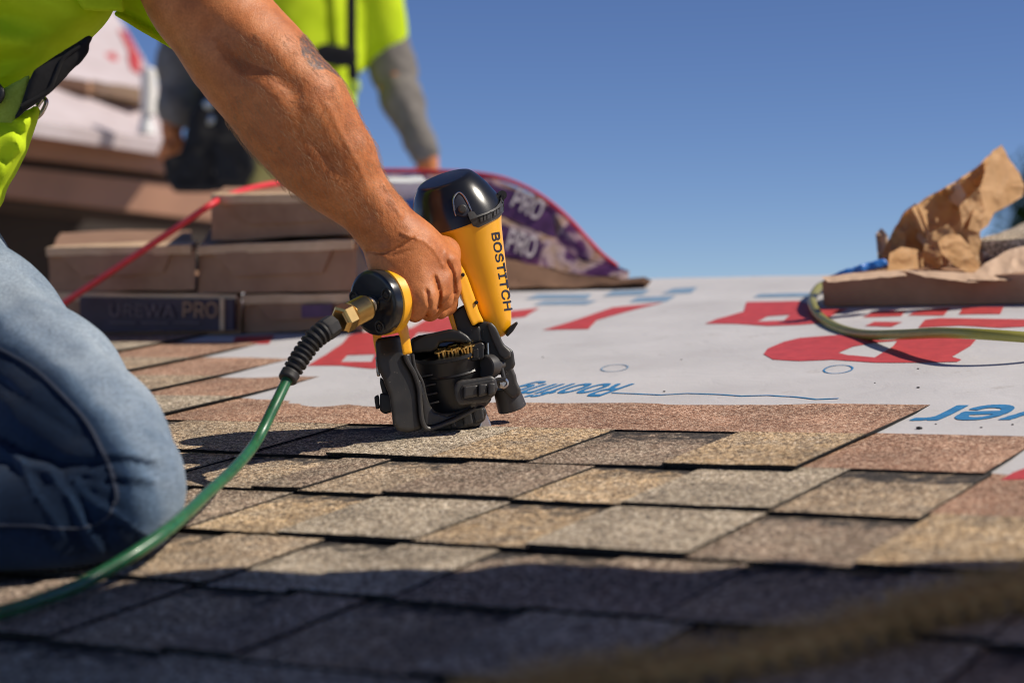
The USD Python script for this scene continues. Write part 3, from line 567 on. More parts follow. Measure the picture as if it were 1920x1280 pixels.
# magazine
md = unit(P(857, 762, 1.985) - P(838, 655, 1.968)); mc = P(838, 652, 1.970)
drum = obj('magazine_drum', lathe(mc, md, [(0, .030), (.0003, .0382), (.0035, .0388), (.0045, .0368), (.018, .0366), (.0195, .0378), (.021, .0368), (.030, .0364), (.052, .0362), (.059, .0350), (.062, .0318), (.063, .001)], 72), 'black_plastic', gun, smooth=30)
obj('magazine_lid', pillow([(768, 664), (771, 636), (786, 630), (815, 624), (845, 618), (862, 620), (876, 628), (888, 641), (880, 645), (845, 641), (826, 644), (820, 656), (812, 662)], 1.958, .004, .012, h=.0014), 'black_plastic', gun, smooth=40)
g2 = random.Random(3); me1 = unit(np.cross(md, fw)); me2 = np.cross(md, me1)
for i in range(22):
    x = 822 + 62 * (i % 11) / 10.5 + g2.uniform(-1.5, 1.5); y = 659 - (x - 822) * .20 - (i // 11) * 7 + g2.uniform(-2, 1); d = 1.940 + (i // 11) * .012 + g2.uniform(-.002, .002)
    obj('coil_nail', lathe(P(x, y, d), md + me1 * g2.uniform(-.15, .15), [(0, .0001), (0, .0042), (.0009, .0042), (.0012, .0014), (.014, .0013)], 12), 'gold_nail', gun, smooth=30)
for i, y in enumerate((705, 723, 740, 757)):
    obj('drum_rib', pillow([(786 + i * 3, y + 1), (814 + i * 3, y - 5), (815 + i * 3, y - 2), (787 + i * 3, y + 4)], 1.948, .0006, .0045, h=.0007), 'grey_plastic', gun)
obj('rim_block', pillow([(880, 648), (902, 641), (907, 644), (907, 672), (903, 674), (884, 678)], 1.948, .0012, .004, h=.001), 'black_plastic', gun)
obj('rim_slot', pillow([(888, 656), (897, 653), (897, 671), (888, 673)], 1.9425, .0006, .0008, h=.0007), 'black_rubber', gun)
obj('latch_plate', pillow([(853, 728), (857, 716), (866, 712), (905, 708), (922, 705), (930, 710), (933, 728), (928, 742), (912, 754), (880, 758), (862, 760), (855, 750)], 1.937, .003, .006, h=.0012, tilt=(.00012, 0)), 'grey_plastic', gun, smooth=40)
obj('latch_recess', pillow([(863, 730), (868, 722), (926, 712), (928, 740), (905, 751), (870, 754), (864, 748)], 1.9295, .001, .001, h=.0009, tilt=(.00012, 0)), 'black_rubber', gun)
for a, b, sl in ((870, 896, 0), (898, 914, 1), (916, 928, 2)):
    obj('latch_button', pillow([(a, 724 - (a - 870) * .12), (b, 724 - (b - 870) * .12), (b, 747 - (b - 870) * .16), (a, 748 - (a - 870) * .12)], 1.925, .0018, .003, h=.001, tilt=(.00012, 0)), 'grey_plastic', gun, smooth=40)
obj('magazine_bracket', pillow([(706, 642), (711, 634), (752, 629), (757, 662), (771, 664), (773, 684), (780, 704), (787, 735), (791, 770), (797, 795), (790, 806), (765, 811), (746, 808), (738, 796), (735, 770), (731, 742), (722, 716), (708, 690)], 1.925, .0035, .009, h=.0014, tilt=(.00030, 0)), 'black_plastic', gun, smooth=40)
def rail(name, pts, d, r, m, tiltx=.0003):
    q = spline(pts, 60); obj(name, tube(P(q[:, 0], q[:, 1], d + (q[:, 0] - 780) * tiltx), r, 10), m, gun)
rail('bracket_rim', [(759, 664), (764, 678), (776, 699), (785, 725), (788, 755), (791, 785), (799, 802), (815, 801), (842, 791), (866, 779), (890, 766)], 1.918, .0024, 'grey_plastic')
rail('bracket_rim', [(773, 664), (778, 690), (791, 716), (797, 742), (805, 764), (822, 777), (850, 776), (882, 764)], 1.924, .0019, 'grey_plastic')
obj('bracket_web', pillow([(786, 705), (800, 745), (812, 772), (840, 780), (880, 768), (868, 780), (815, 802), (798, 800)], 1.945, .002, .006, h=.0014, tilt=(.0003, 0)), 'black_plastic', gun, smooth=40)
obj('side_knob', pillow([(703, 744), (711, 740), (713, 766), (706, 768)], 1.945, .002, .006, h=.0012), 'black_rubber', gun)
obj('knob_block', pillow([(713, 738), (730, 736), (738, 748), (738, 772), (722, 776), (714, 770)], 1.942, .002, .007, h=.0013), 'black_plastic', gun)
obj('knob_arm', pillow([(714, 706), (722, 716), (730, 740), (728, 756), (720, 745), (713, 720)], 1.94, .0014, .003, h=.0011), 'black_plastic', gun)
obj('back_plate', pillow([(704, 668), (709, 670), (713, 706), (707, 706)], 1.95, .001, .004, h=.001), 'steel', gun)
# nose
obj('foot_block', pillow([(812, 796), (826, 783), (852, 772), (890, 762), (908, 762), (914, 772), (910, 788), (896, 798), (866, 806), (832, 809), (816, 808)], 1.972, .003, .012, h=.0014), 'black_plastic', gun, smooth=40)
for q in ([(842, 782), (852, 779), (856, 800), (846, 803)], [(866, 776), (884, 770), (888, 794), (870, 799)], [(886, 768), (906, 764), (908, 786), (892, 792)]):
    obj('foot_pad', pillow(q, 1.958, .0014, .002, h=.001), 'grey_plastic', gun, smooth=40)
obj('depth_plate', pillow([(904, 768), (909, 764), (923, 800), (919, 803), (898, 802), (902, 790)], 1.968, .0008, .0009, h=.0008, tilt=(.0004, 0)), 'steel', gun)
obj('nose_housing', pillow([(884, 616), (902, 602), (918, 604), (930, 622), (946, 648), (962, 658), (966, 684), (958, 700), (930, 704), (908, 690), (902, 655), (890, 646)], 1.984, .003, .010, h=.0014), 'black_plastic', gun, smooth=40)
obj('trip_lever', pillow([(912, 606), (921, 604), (930, 614), (945, 646), (958, 660), (957, 670), (947, 674), (936, 664), (922, 634)], 1.966, .0022, .003, h=.0011), 'grey_plastic', gun, smooth=40)
obj('guide_pin', lathe(P(914, 643, 1.962), P(915, 661, 1.962) - P(914, 643, 1.962), [(0, .0001), (0, .0016), (.011, .0016), (.011, .0001)], 12), 'steel', gun)
ca = unit(P(938, 684, 1.966) - P(910, 688, 1.95))
obj('valve_cylinder', lathe(P(909, 688, 1.950), ca, [(0, .0001), (0, .0105), (.001, .0118), (.010, .0118), (.013, .0102), (.0145, .0062), (.026, .0040), (.027, .0001)], 32), 'grey_plastic', gun, smooth=30)
obj('nose_yoke', pillow([(950, 682), (962, 690), (968, 704), (970, 718), (977, 730), (974, 742), (962, 748), (950, 738), (940, 724), (942, 704)], 1.978, .0028, .004, h=.0012), 'grey_plastic', gun, smooth=40)
rail('yoke_bar', [(912, 716), (930, 713), (948, 711)], 1.955, .0026, 'grey_plastic', 0)
rail('yoke_bar', [(940, 690), (943, 702), (945, 712)], 1.957, .0022, 'grey_plastic', 0)
obj('yoke_screw', lathe(P(944, 718, 1.958), -fw + rt * .45, [(-.004, .0056), (.001, .0056), (.0022, .0048), (.0024, .0030), (.0008, .0024), (.0008, .0001)], 24), 'steel', gun, smooth=30)
fa = unit(P(962, 768, 1.99) - P(947, 722, 1.985))
obj('rubber_foot', lathe(P(947, 724, 1.985), fa, [(0, .0001), (0, .0115), (.003, .0128), (.017, .0142), (.0235, .0146), (.0245, .0135), (.0235, .010), (.02, .0001)], 40), 'grey_plastic', gun, smooth=30)
obj('deflector', pillow([(948, 628), (956, 612), (970, 602), (972, 606), (962, 622), (952, 632)], 1.99, .0009, .006, h=.001), 'black_plastic', gun)

# the green hose, from the strain relief down to the shingles at the left
gl = np.linspace(at(705), L[-1], 200); gp = along(gl)
obj('air_hose', tube(gp, .0049, 24), 'hose_green', label='green air hose sagging from the nailer past the kneeling worker\'s knee', cat='hose')

# ------------------------------------------------------------------ the kneeling worker
def pj(p):
    q = np.asarray(p) - EYEP; d = q @ fw
    return 960 + F * (q @ rt) / d, 640 - F * (q @ up) / d, d
def march(fun, x, y, d0=1.2, n=60):   # depth where the line of sight through a photo pixel meets a distance field
    x, y = np.atleast_1d(np.asarray(x, float)), np.atleast_1d(np.asarray(y, float)); d = np.full(x.shape, d0, float)
    for _ in range(n): d = d + np.clip(fun(P(x, y, d)), -.02, .05) * .8
    return d
def pdist(x, y, pts):                 # photo-pixel distance to a polyline
    pts = np.asarray(pts, float); best = np.full(np.shape(x), 1e9)
    for a, b in zip(pts[:-1], pts[1:]):
        ab = b - a; t = np.clip(((x - a[0]) * ab[0] + (y - a[1]) * ab[1]) / (ab @ ab), 0, 1)
        best = np.minimum(best, np.hypot(x - a[0] - t * ab[0], y - a[1] - t * ab[1]))
    return best
def worker_parts(prims, k, post=None):
    def fun(p):
        d = None
        for pr in prims:
            e = cone_d(p, *pr[:4]); d = e if d is None else smin(d, e, pr[4] if len(pr) > 4 else k)
        return post(p, d) if post else d
    return fun
me = thing('person', P(215, 1030, 1.50), 'kneeling person in lime shirt and faded jeans, one bare arm reaching to the nailer', 'person')

# arm and hand: one continuous surface
A = lambda x, y, d, r: (P(x, y, d), r * d / F)
def seg(*rows, k=None): return [(rows[i][0], rows[i + 1][0], rows[i][1], rows[i + 1][1]) + ((k,) if k is not None else ()) for i in range(len(rows) - 1)]
arm = seg(A(300, -160, 1.86, 118), A(385, -4, 1.86, 100), A(446, 93, 1.86, 93), A(496, 152, 1.86, 93), A(550, 223, 1.865, 92), A(598, 289, 1.87, 79), A(646, 341, 1.875, 64), A(698, 397, 1.88, 46), A(728, 432, 1.888, 42), k=.02)
arm += seg(A(490, 75, 1.85, 48), A(586, 186, 1.85, 46), A(652, 276, 1.86, 36), k=.025)                     # brachioradialis
arm += seg(A(728, 432, 1.888, 46), A(770, 470, 1.895, 50), A(806, 500, 1.905, 46), k=.022)                 # back of the hand
arm += seg(A(728, 445, 1.885, 38), A(735, 495, 1.882, 36), A(770, 545, 1.878, 34), k=.016)                # heel
MCP = [A(833, 474, 1.925, 27), A(832, 505, 1.905, 27), A(818, 537, 1.888, 26), A(795, 562, 1.872, 24)]
PIP = [A(843, 540, 1.945, 20.5), A(829, 560, 1.915, 20), A(803, 573, 1.893, 19), A(778, 580, 1.876, 17.5)]
DIP = [A(840, 572, 1.952, 17), A(806, 583, 1.93, 17.5), A(778, 586, 1.912, 16.5), A(758, 584, 1.898, 15)]
TIP = [A(826, 584, 1.945, 14.5), A(784, 580, 1.945, 15.5), A(760, 578, 1.93, 15), A(745, 572, 1.915, 14)]
for i, m in enumerate(MCP):
    arm += seg(A(752, 458, 1.89, 36), m, k=.014)
    arm += seg(m, PIP[i], k=.008) + seg(PIP[i], DIP[i], TIP[i], k=.0045)
arm += seg(A(770, 445, 1.92, 30), A(800, 470, 1.965, 24), A(815, 520, 1.985, 19), A(805, 552, 1.985, 15), k=.010)   # thumb, round the far side
VEINS = [([(752, 437), (775, 446), (796, 452), (812, 466), (824, 484), (831, 500), (836, 488), (836, 470)], 2.6, .0011), ([(700, 300), (712, 330), (735, 370), (752, 405)], 4.0, .0009), ([(615, 200), (640, 250), (668, 300), (690, 350)], 6.0, .0009)]
GROOVES = [([(690, 470), (712, 474), (738, 470), (764, 455), (776, 447)], 2.6, .0021), ([(728, 482), (750, 474), (770, 470)], 2.2, .0010), ([(722, 478), (745, 478), (762, 476)], 1.8, .0008),
           ([(452, 112), (490, 126), (524, 146), (552, 170)], 16, .0026), ([(400, 60), (440, 96), (480, 124)], 26, .0030), ([(548, 190), (575, 240), (620, 310)], 20, .0018), ([(590, 260), (640, 330), (690, 400)], 15, .0012),
           ([(816, 520), (826, 552), (822, 575)], 2.8, .0032), ([(800, 545), (806, 575), (800, 590)], 2.8, .0032), ([(838, 490), (850, 512), (853, 548)], 2.8, .0034),
           ([(842, 545), (862, 548)], 1.6, .0006), ([(840, 551), (862, 554)], 1.6, .0005), ([(815, 572), (832, 582)], 1.6, .0006), ([(790, 586), (806, 592)], 1.6, .0006)]
BUMPS = [((852, 484), 10, .0018), ((851, 515), 10, .0016), ((832, 553), 9, .0013), ((806, 578), 8, .0010), ((770, 440), 16, .0016), ((488, 158), 24, .0024), ((515, 184), 30, .0026), ((548, 212), 34, .0030), ((525, 95), 42, .0050), ((470, 60), 36, .0030), ((600, 225), 30, .0015)]
def arm_post(p, d):
    x, y, _ = pj(p); near = np.abs(d) < .02; o = np.zeros_like(d)
    xn, yn = x[near], y[near]; s = np.zeros(len(xn))
    for pts, wd, amp in VEINS: s += amp * np.exp(-(pdist(xn, yn, pts) / wd)**2)
    for pts, wd, amp in GROOVES: s -= amp * np.exp(-(pdist(xn, yn, pts) / wd)**2)
    for c, wd, amp in BUMPS: s += amp * np.exp(-((xn - c[0])**2 + (yn - c[1])**2) / wd**2)
    s += .0010 * nz(p[near], 55, 3) + .0003 * nz(p[near], 190, 5)
    o[near] = s; return d - o
armf = worker_parts(arm, .02, arm_post)
pts = np.array([q for pr in arm for q in (pr[0], pr[1])])
v, f = solid(armf, pts.min(0) - .075, pts.max(0) + .075, .0017, coarse=6)
x, y, _ = pj(v)
aux = np.zeros((len(v), 3)); tp = Polygon([(572, 58), (600, 78), (634, 128), (640, 148), (612, 130), (588, 130), (566, 104), (562, 76)])
ins = np.array([tp.contains(Point(a, b)) if 540 < a < 660 and 40 < b < 160 else False for a, b in zip(x, y)]); aux[ins, 0] = 1
def obj_smooth_aux(name, v, f, m, parent, aux):
    path = obj(name, (v, f), m, parent, smooth=True); UsdGeom.PrimvarsAPI(UsdGeom.Mesh.Get(stage, path)).CreatePrimvar('aux', Sdf.ValueTypeNames.Color3fArray, 'vertex').Set(Vt.Vec3fArray.FromNumpy(aux.astype(np.float32))); return path
arm_v, arm_f, arm_aux = v, f, aux
# fine hairs of the forearm
rg = np.random.default_rng(5); tri = v[f]; ar = np.linalg.norm(np.cross(tri[:, 1] - tri[:, 0], tri[:, 2] - tri[:, 0]), axis=1)
cen = tri.mean(1); cx, cy, cd = pj(cen); wgt = ar * ((cx > 420) & (cx < 760) & (cy > 60) & (cy < 440)); wgt[cy > 395] *= .4
pick = rg.choice(len(f), 5200, p=wgt / wgt.sum()); nrm = np.cross(tri[:, 1] - tri[:, 0], tri[:, 2] - tri[:, 0])[pick]; nrm /= np.linalg.norm(nrm, axis=1)[:, None]
root = cen[pick]; fore = unit(P(728, 432, 1.888) - P(505, 135, 1.86)); side = np.cross(nrm, fore)
dirn = fore * .75 + nrm * .38 + side * rg.normal(0.15, .35, (len(pick), 1)) + np.array([0, 0, -.15]); dirn /= np.linalg.norm(dirn, axis=1)[:, None]
ln_ = rg.uniform(.005, .0125, (len(pick), 1)); dirn2 = dirn - nrm * .35
cv_ = np.stack([root - nrm * .0003, root + dirn * ln_ * .4, root + dirn * ln_ * .4 + dirn2 * ln_ * .35, root + dirn * ln_ * .4 + dirn2 * ln_ * .6 - np.array([0, 0, 1]) * ln_ * .08], 1).reshape(-1, 3)
bc = UsdGeom.BasisCurves.Define(stage, path_of('arm_hair', me)); bc.CreateTypeAttr('cubic'); bc.CreateBasisAttr('catmullRom'); bc.CreateWrapAttr('pinned')
bc.CreatePointsAttr(Vt.Vec3fArray.FromNumpy((W(cv_) - BASE[me]).astype(np.float32))); bc.CreateCurveVertexCountsAttr(Vt.IntArray.FromNumpy(np.full(len(pick), 4, np.int32)))
bc.CreateWidthsAttr(Vt.FloatArray.FromNumpy(np.tile(np.array([.00014, .00013, .0001, .00004], np.float32), len(pick)))); bc.SetWidthsInterpolation('vertex')
UsdShade.MaterialBindingAPI.Apply(bc.GetPrim()).Bind(UsdShade.Material.Get(stage, MAT['hair_strand'])); bc.GetPrim().SetCustomDataByKey('kind', 'stuff')

# jeans: thigh, knee and folded shin
leg = seg(A(-200, 545, 1.86, 200), A(-70, 650, 1.76, 181), A(62, 752, 1.65, 160), A(150, 838, 1.565, 145), A(216, 902, 1.515, 130), k=.035)
leg += seg(A(208, 944, 1.50, 126), A(120, 985, 1.495, 116), A(-60, 990, 1.505, 118), A(-330, 965, 1.55, 110), k=.012)
leg += seg(A(-200, 545, 1.86, 200), A(-420, 530, 1.98, 230), k=.04)
SEAM = [(-30, 640), (0, 655), (60, 690), (110, 735), (160, 790), (190, 845), (206, 880), (217, 925), (213, 945)]
SEAM2 = [(-30, 984), (60, 985), (105, 990), (160, 988), (200, 970), (213, 945)]
FOLD_IN = [([(-20, 805), (50, 846), (110, 868), (200, 868), (240, 866), (285, 876)], 9, .007), ([(20, 832), (110, 872), (170, 880), (215, 885)], 5, .004), ([(100, 872), (150, 895), (217, 905), (270, 916)], 5, .0045), ([(105, 876), (155, 915), (212, 940)], 4, .0035),
           ([(60, 905), (85, 950), (112, 985)], 7, .003), ([(112, 900), (150, 945), (172, 984)], 7, .003), ([(-20, 700), (60, 760), (150, 820)], 16, .003), ([(10, 985), (110, 990), (200, 975)], 4, .002), ([(215, 950), (240, 975), (275, 1000)], 6, .003)]
FOLD_OUT = [([(36, 862), (68, 925), (106, 980), (115, 1000)], 6, .0035), ([(95, 888), (130, 930), (158, 985), (190, 1035)], 6, .0035), ([(130, 888), (178, 945), (212, 964)], 5, .003), ([(215, 958), (250, 985), (282, 1003)], 5, .004), ([(-20, 830), (60, 872), (100, 880)], 12, .004), ([(200, 850), (250, 852), (290, 860)], 7, .003), ([(220, 890), (262, 893), (290, 900)], 7, .0035),
            (SEAM, 3.2, .0012), (SEAM2, 3.2, .0012), ([(40, 540), (90, 590), (160, 650)], 22, .003), ([(-10, 590), (60, 640), (130, 700)], 18, .0025)]
def leg_post(p, d):
    x, y, dd = pj(p); near = np.abs(d) < .03; o = np.zeros_like(d); xn, yn = x[near], y[near]; s = np.zeros(len(xn))
    for pts, wd, amp in FOLD_OUT: s += amp * np.exp(-(pdist(xn, yn, pts) / wd)**2)
    for pts, wd, amp in FOLD_IN: s -= .75 * amp * np.exp(-pdist(xn, yn, pts) / (wd * .8))
    s += .004 * nz(p[near], 9, 3) + .0016 * nz(p[near], 45, 8)
    o[near] = s; d = d - o
    return smax(d, .0135 - p[:, 2], .012)
legf = worker_parts(leg, .03, leg_post)
v, f = solid(legf, P(-10, 700, 1.62) - [.62, .48, .66], P(-10, 700, 1.62) + [.44, .48, .42], .0032, coarse=6)
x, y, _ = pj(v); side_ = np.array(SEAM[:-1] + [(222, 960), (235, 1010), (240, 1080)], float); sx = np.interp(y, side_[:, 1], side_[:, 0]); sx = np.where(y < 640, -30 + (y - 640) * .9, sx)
aux = np.zeros((len(v), 3)); aux[:, 0] = .16 + .60 / (1 + np.exp(-(x - sx - 36) / 15))  # shade on the thigh painted as darker denim, blending into the faded front
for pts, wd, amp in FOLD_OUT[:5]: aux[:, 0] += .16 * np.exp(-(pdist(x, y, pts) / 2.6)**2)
def obj_smooth_aux2(name, v, f, m, parent, aux): return obj_smooth_aux(name, v, f, m, parent, aux)
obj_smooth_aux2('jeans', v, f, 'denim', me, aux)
for sm, off in ((SEAM, 0), (SEAM, 4.0), (SEAM2, 0)):
    q = spline(np.array(sm, float) + [off, 0], 90); dd = march(legf, q[:, 0], q[:, 1], 1.3)
    obj('jeans_seam', tube(P(q[:, 0], q[:, 1], dd - .0002), .0009, 6), 'seam_thread', me)
# far leg, hips and the rest of the body, above and left of the frame
far = seg(A(-560, 560, 2.10, 180), A(-380, 720, 2.14, 140), A(-190, 850, 2.12, 100), k=.05) + seg(A(-190, 852, 2.12, 98), A(-520, 810, 2.18, 90), k=.02)
obj('jeans_leg', blob(far, .04, .009, post=lambda p, d: smax(d, .0135 - p[:, 2], .01)), 'denim', me, smooth=True)
for y, d in ((880, 1.72), (840, 2.08)): obj('boot', blob(seg(A(-330, y - 20, d, 95), A(-480, y + 20, d, 85), k=.02) + seg(A(-480, y - 60, d, 75), A(-500, y + 40, d, 90), k=.02), .02, .008), 'black_rubber', me, smooth=True)
# shirt: hip and belly below the strap, the trunk above it
def folds(pts_in, pts_out):
    def b(x, y):
        s = np.zeros_like(x)
        for pts, wd, amp in pts_out: s = s + amp * np.exp(-(pdist(x, y, pts) / wd)**2)
        for pts, wd, amp in pts_in: s = s - amp * np.exp(-(pdist(x, y, pts) / wd)**2)
        return s
    return b
trunk = [(-420, 330), (-200, 330), (-60, 250), (0, 190), (50, 168), (100, 130), (150, 95), (190, 55), (212, 30), (222, 0), (240, -60), (300, -180), (330, -330), (180, -420), (-60, -420), (-300, -200), (-430, 60)]
tb = folds([([(0, 30), (80, 60), (150, 60)], 26, .012), ([(-40, 120), (40, 110), (110, 90)], 20, .008)], [([(-20, 75), (50, 80), (120, 60), (180, 40)], 26, .012), ([(0, 150), (70, 120)], 22, .010)])
obj('shirt', pillow(trunk, 1.94, .085, .035, h=.006, bump=tb), 'lime_cloth', me, smooth=True)
hip = [(-420, 300), (-120, 210), (20, 220), (60, 210), (72, 192), (78, 205), (68, 235), (58, 262), (48, 292), (34, 325), (16, 355), (2, 388), (-60, 450), (-200, 520), (-420, 520)]
hb = folds([([(30, 240), (50, 262), (62, 250)], 9, .010), ([(10, 300), (30, 270), (44, 240)], 10, .006)], [([(40, 215), (46, 250), (40, 280)], 12, .012), ([(0, 330), (22, 300), (30, 260)], 14, .010)])
obj('shirt_tail', pillow(hip, 1.88, .045, .03, h=.005, bump=hb), 'lime_cloth', me, smooth=True)
# sleeve: an open flared shell round the upper arm
def sleeve_ring(cx, cy, d, r, ax, sides=64, wob=0.0, ph=0):
    c = P(cx, cy, d); e1 = unit(np.cross(ax, [.1, .2, .97])); e2 = np.cross(ax, e1); a = np.arange(sides) * 2 * math.pi / sides
    rr = r * d / F * (1 + wob * np.sin(3 * a + ph) + wob * .6 * np.sin(5 * a + 1.3 * ph))
    return c + rr[:, None] * (np.cos(a)[:, None] * e1 + np.sin(a)[:, None] * e2)
axs = unit(P(400, -10, 1.665) - P(280, -190, 1.60)); axs = unit(P(400, -10, 1.86) - P(280, -190, 1.86)); rings = []
for t_ in list(np.linspace(0, 1, 14)) + list(np.linspace(1, 0, 14)):
    rings.append(sleeve_ring(190 + 70 * t_, -360 + 130 * t_, 1.85 + .01 * t_, (176 if len(rings) < 14 else 172) - 10 * t_, axs, wob=.03 * t_, ph=.7))
v = np.vstack(rings); n, m = len(rings), 64; i, j = np.meshgrid(np.arange(n - 1), np.arange(m), indexing='ij'); k = (j + 1) % m
obj('sleeve', (v, np.stack([i * m + j, i * m + k, (i + 1) * m + k, (i + 1) * m + j], -1).reshape(-1, 4)), 'lime_cloth', me, smooth=50)
sb = folds([([(232, 22), (262, 40), (300, 62), (330, 80)], 5, .006)], [([(225, 30), (262, 52), (312, 82), (350, 104)], 6, .004), ([(250, -30), (290, 20), (330, 60)], 18, .010)])
obj('sleeve_back', pillow([(150, -120), (190, -60), (228, 18), (213, 28), (238, 43), (262, 58), (288, 73), (311, 86), (345, 106), (400, 120), (440, 60), (440, -120)], 1.93, .003, .001, h=.0022, tilt=(.0002, 0), bump=sb, extra=.02), 'lime_cloth', me, smooth=True)
obj('sleeve_fold', pillow([(120, -40), (143, -5), (150, 8), (158, 19), (178, 22), (205, 21), (226, 23), (235, 24), (231, 5), (228, -40)], 1.835, .004, .002, h=.0018, tilt=(.0001, 0)), 'lime_cloth', me, smooth=True)
# harness: black padded strap, lime webbing and a ring
obj('harness_strap', pillow([(20, 236), (40, 205), (58, 150), (66, 132), (100, 110), (140, 86), (168, 66), (176, 72), (168, 84), (167, 98), (155, 116), (135, 132), (118, 152), (96, 175), (72, 194), (48, 209)], 1.825, .006, .006, h=.0022, tilt=(.00012, 0)), 'black_webbing', me, smooth=True)
rail2 = spline([(40, 200), (88, 172), (105, 140), (118, 112), (150, 86)], 40); obj('strap_piping', tube(P(rail2[:, 0], rail2[:, 1], 1.813 + .00012 * (rail2[:, 0] - 98)), .0022, 10), 'black_webbing', me)
obj('harness_webbing', pillow([(-30, 190), (10, 166), (58, 140), (54, 160), (40, 205), (25, 235), (16, 262), (0, 282), (-30, 300)], 1.828, .003, .002, h=.0018), 'lime_webbing', me, smooth=True)
obj('harness_buckle', pillow([(-30, 150), (0, 158), (11, 170), (11, 184), (2, 196), (-30, 205)], 1.82, .004, .003, h=.002), 'black_plastic', me, smooth=True)
dr_ = spline([(70, 200), (80, 186), (86, 188), (86, 196), (78, 212), (68, 222)], 30); obj('steel_ring', tube(P(dr_[:, 0], dr_[:, 1], 1.85), .0022, 10), 'steel', me)
# shoulder, far arm and head
up_b = seg(A(300, -160, 1.86, 140), A(170, -330, 1.90, 150), k=.05) + seg(A(170, -330, 1.92, 130), A(330, -470, 1.96, 95), k=.05)
hd = P(400, -560, 1.98); fce = unit(rt * .8 - up * .6)
up_b += [(hd, hd + fce * .02 - up * .03, .095, .075, .03), (hd + fce * .075, hd + fce * .10 - up * .035, .012, .017, .02), (hd + fce * .05 - up * .09, hd + fce * .055 - up * .095, .035, .03, .03)]
up_b += [(hd - fw * .085, hd - fw * .09 - up * .02, .016, .014, .01), (hd + fw * .085, hd + fw * .09 - up * .02, .016, .014, .01)]
up_b += seg(A(200, -330, 2.10, 110), A(330, -190, 2.25, 80), A(500, -260, 2.30, 50), k=.03)
hv_, hf_ = blob(up_b, .04, .007); obj_smooth_aux('body', *join((arm_v, arm_f), (hv_, hf_)), 'skin', me, np.vstack([arm_aux, np.zeros((len(hv_), 3))]))

# ------------------------------------------------------------------ bundles of shingles near the ridge
cloth('wrapper_paper', (.25, .14, .085), (.36, .215, .135), 14, 160, .75, bump=.0006, sheen=0)
cloth('pale_wrapper', (.48, .31, .18), (.64, .46, .30), 14, 160, .7, bump=.0006, sheen=0)
cloth('kraft_paper', (.66, .41, .19), (.82, .57, .32), 12, 300, .6, trans=.5, bump=.0006, sheen=0)
cloth('tan_paper', (.62, .43, .29), (.72, .52, .37), 30, 300, .5, trans=.2, bump=.0006, sheen=0)
plain('purple_print', (.085, .032, .10), .55, .45, 26, detail=6)
plain('white_print', (.66, .58, .56), .55, .25, 30, detail=6)
plain('dim_print', (.10, .065, .075), .6, .1, 30)
plain('blue_plastic', (.03, .17, .55), .35, .2, 20)
plain('white_plastic', (.75, .74, .73), .35, .06, 20)
plain('red_strap', (.66, .035, .045), .5, .12, 80)
def hexa(front, back, nu=18, nw=6, nv=24, amp=.004, bulge=.006, seed=0):
    """A wrapped bundle: six bowed, dented faces between a front and a back quad (top left, top right, bottom right, bottom left)."""
    fr, bk = np.asarray(front, float), np.asarray(back, float); vs, fs, n = [], [], 0
    def pt(a, b, c):
        a, b, c = a[..., None], b[..., None], c[..., None]
        L = lambda q: (q[0] * (1 - a) + q[1] * a) * (1 - b) + (q[3] * (1 - a) + q[2] * a) * b
        return L(fr) * (1 - c) + L(bk) * c
    def face(fn, m1, m2, flip):
        nonlocal n
        U, V = np.meshgrid(np.linspace(0, 1, m1), np.linspace(0, 1, m2), indexing='ij'); vs.append(pt(*fn(U, V)).reshape(-1, 3))
        i, j = np.meshgrid(np.arange(m1 - 1), np.arange(m2 - 1), indexing='ij'); q = np.stack([i * m2 + j, (i + 1) * m2 + j, (i + 1) * m2 + j + 1, i * m2 + j + 1], -1).reshape(-1, 4)
        fs.append((q[:, ::-1] if flip else q) + n); n += m1 * m2
    o, z = np.ones_like, np.zeros_like
    face(lambda U, V: (U, V, z(U)), nu, nw, True); face(lambda U, V: (U, V, o(U)), nu, nw, False)
    face(lambda U, V: (U, z(U), V), nu, nv, False); face(lambda U, V: (U, o(U), V), nu, nv, True)
    face(lambda U, V: (z(U), U, V), nw, nv, False); face(lambda U, V: (o(U), U, V), nw, nv, True)
    v = np.vstack(vs); c = v.mean(0); f = np.vstack(fs)
    m = trimesh.Trimesh(v, np.vstack([f[:, [0, 1, 2]], f[:, [0, 2, 3]]]), process=False); m.merge_vertices()
    v = np.array(m.vertices); s = np.array([nz(v + [seed, 0, 0], 7, seed), nz(v + [seed, 3, 0], 7, seed + 1), nz(v + [seed, 6, 0], 7, seed + 2)]).T
    v = v + 2 * amp * s + amp * np.array([nz(v + [seed, 3 * k, 0], 26, seed + k) for k in range(3)]).T
    f = np.array(m.faces); vol = np.einsum('ij,ij->i', v[f[:, 0]], np.cross(v[f[:, 1]], v[f[:, 2]])).sum()
    return v, f if vol > 0 else f[:, ::-1]
BACK = unit((P(960, 430, 3.2) - EYEP) * [1, 1, 0])
BG = 'shingle bundles stacked by the ridge'
VF = 2.325
def on_front(pts, v): return np.array([hitv(x, y, v) for x, y in pts])
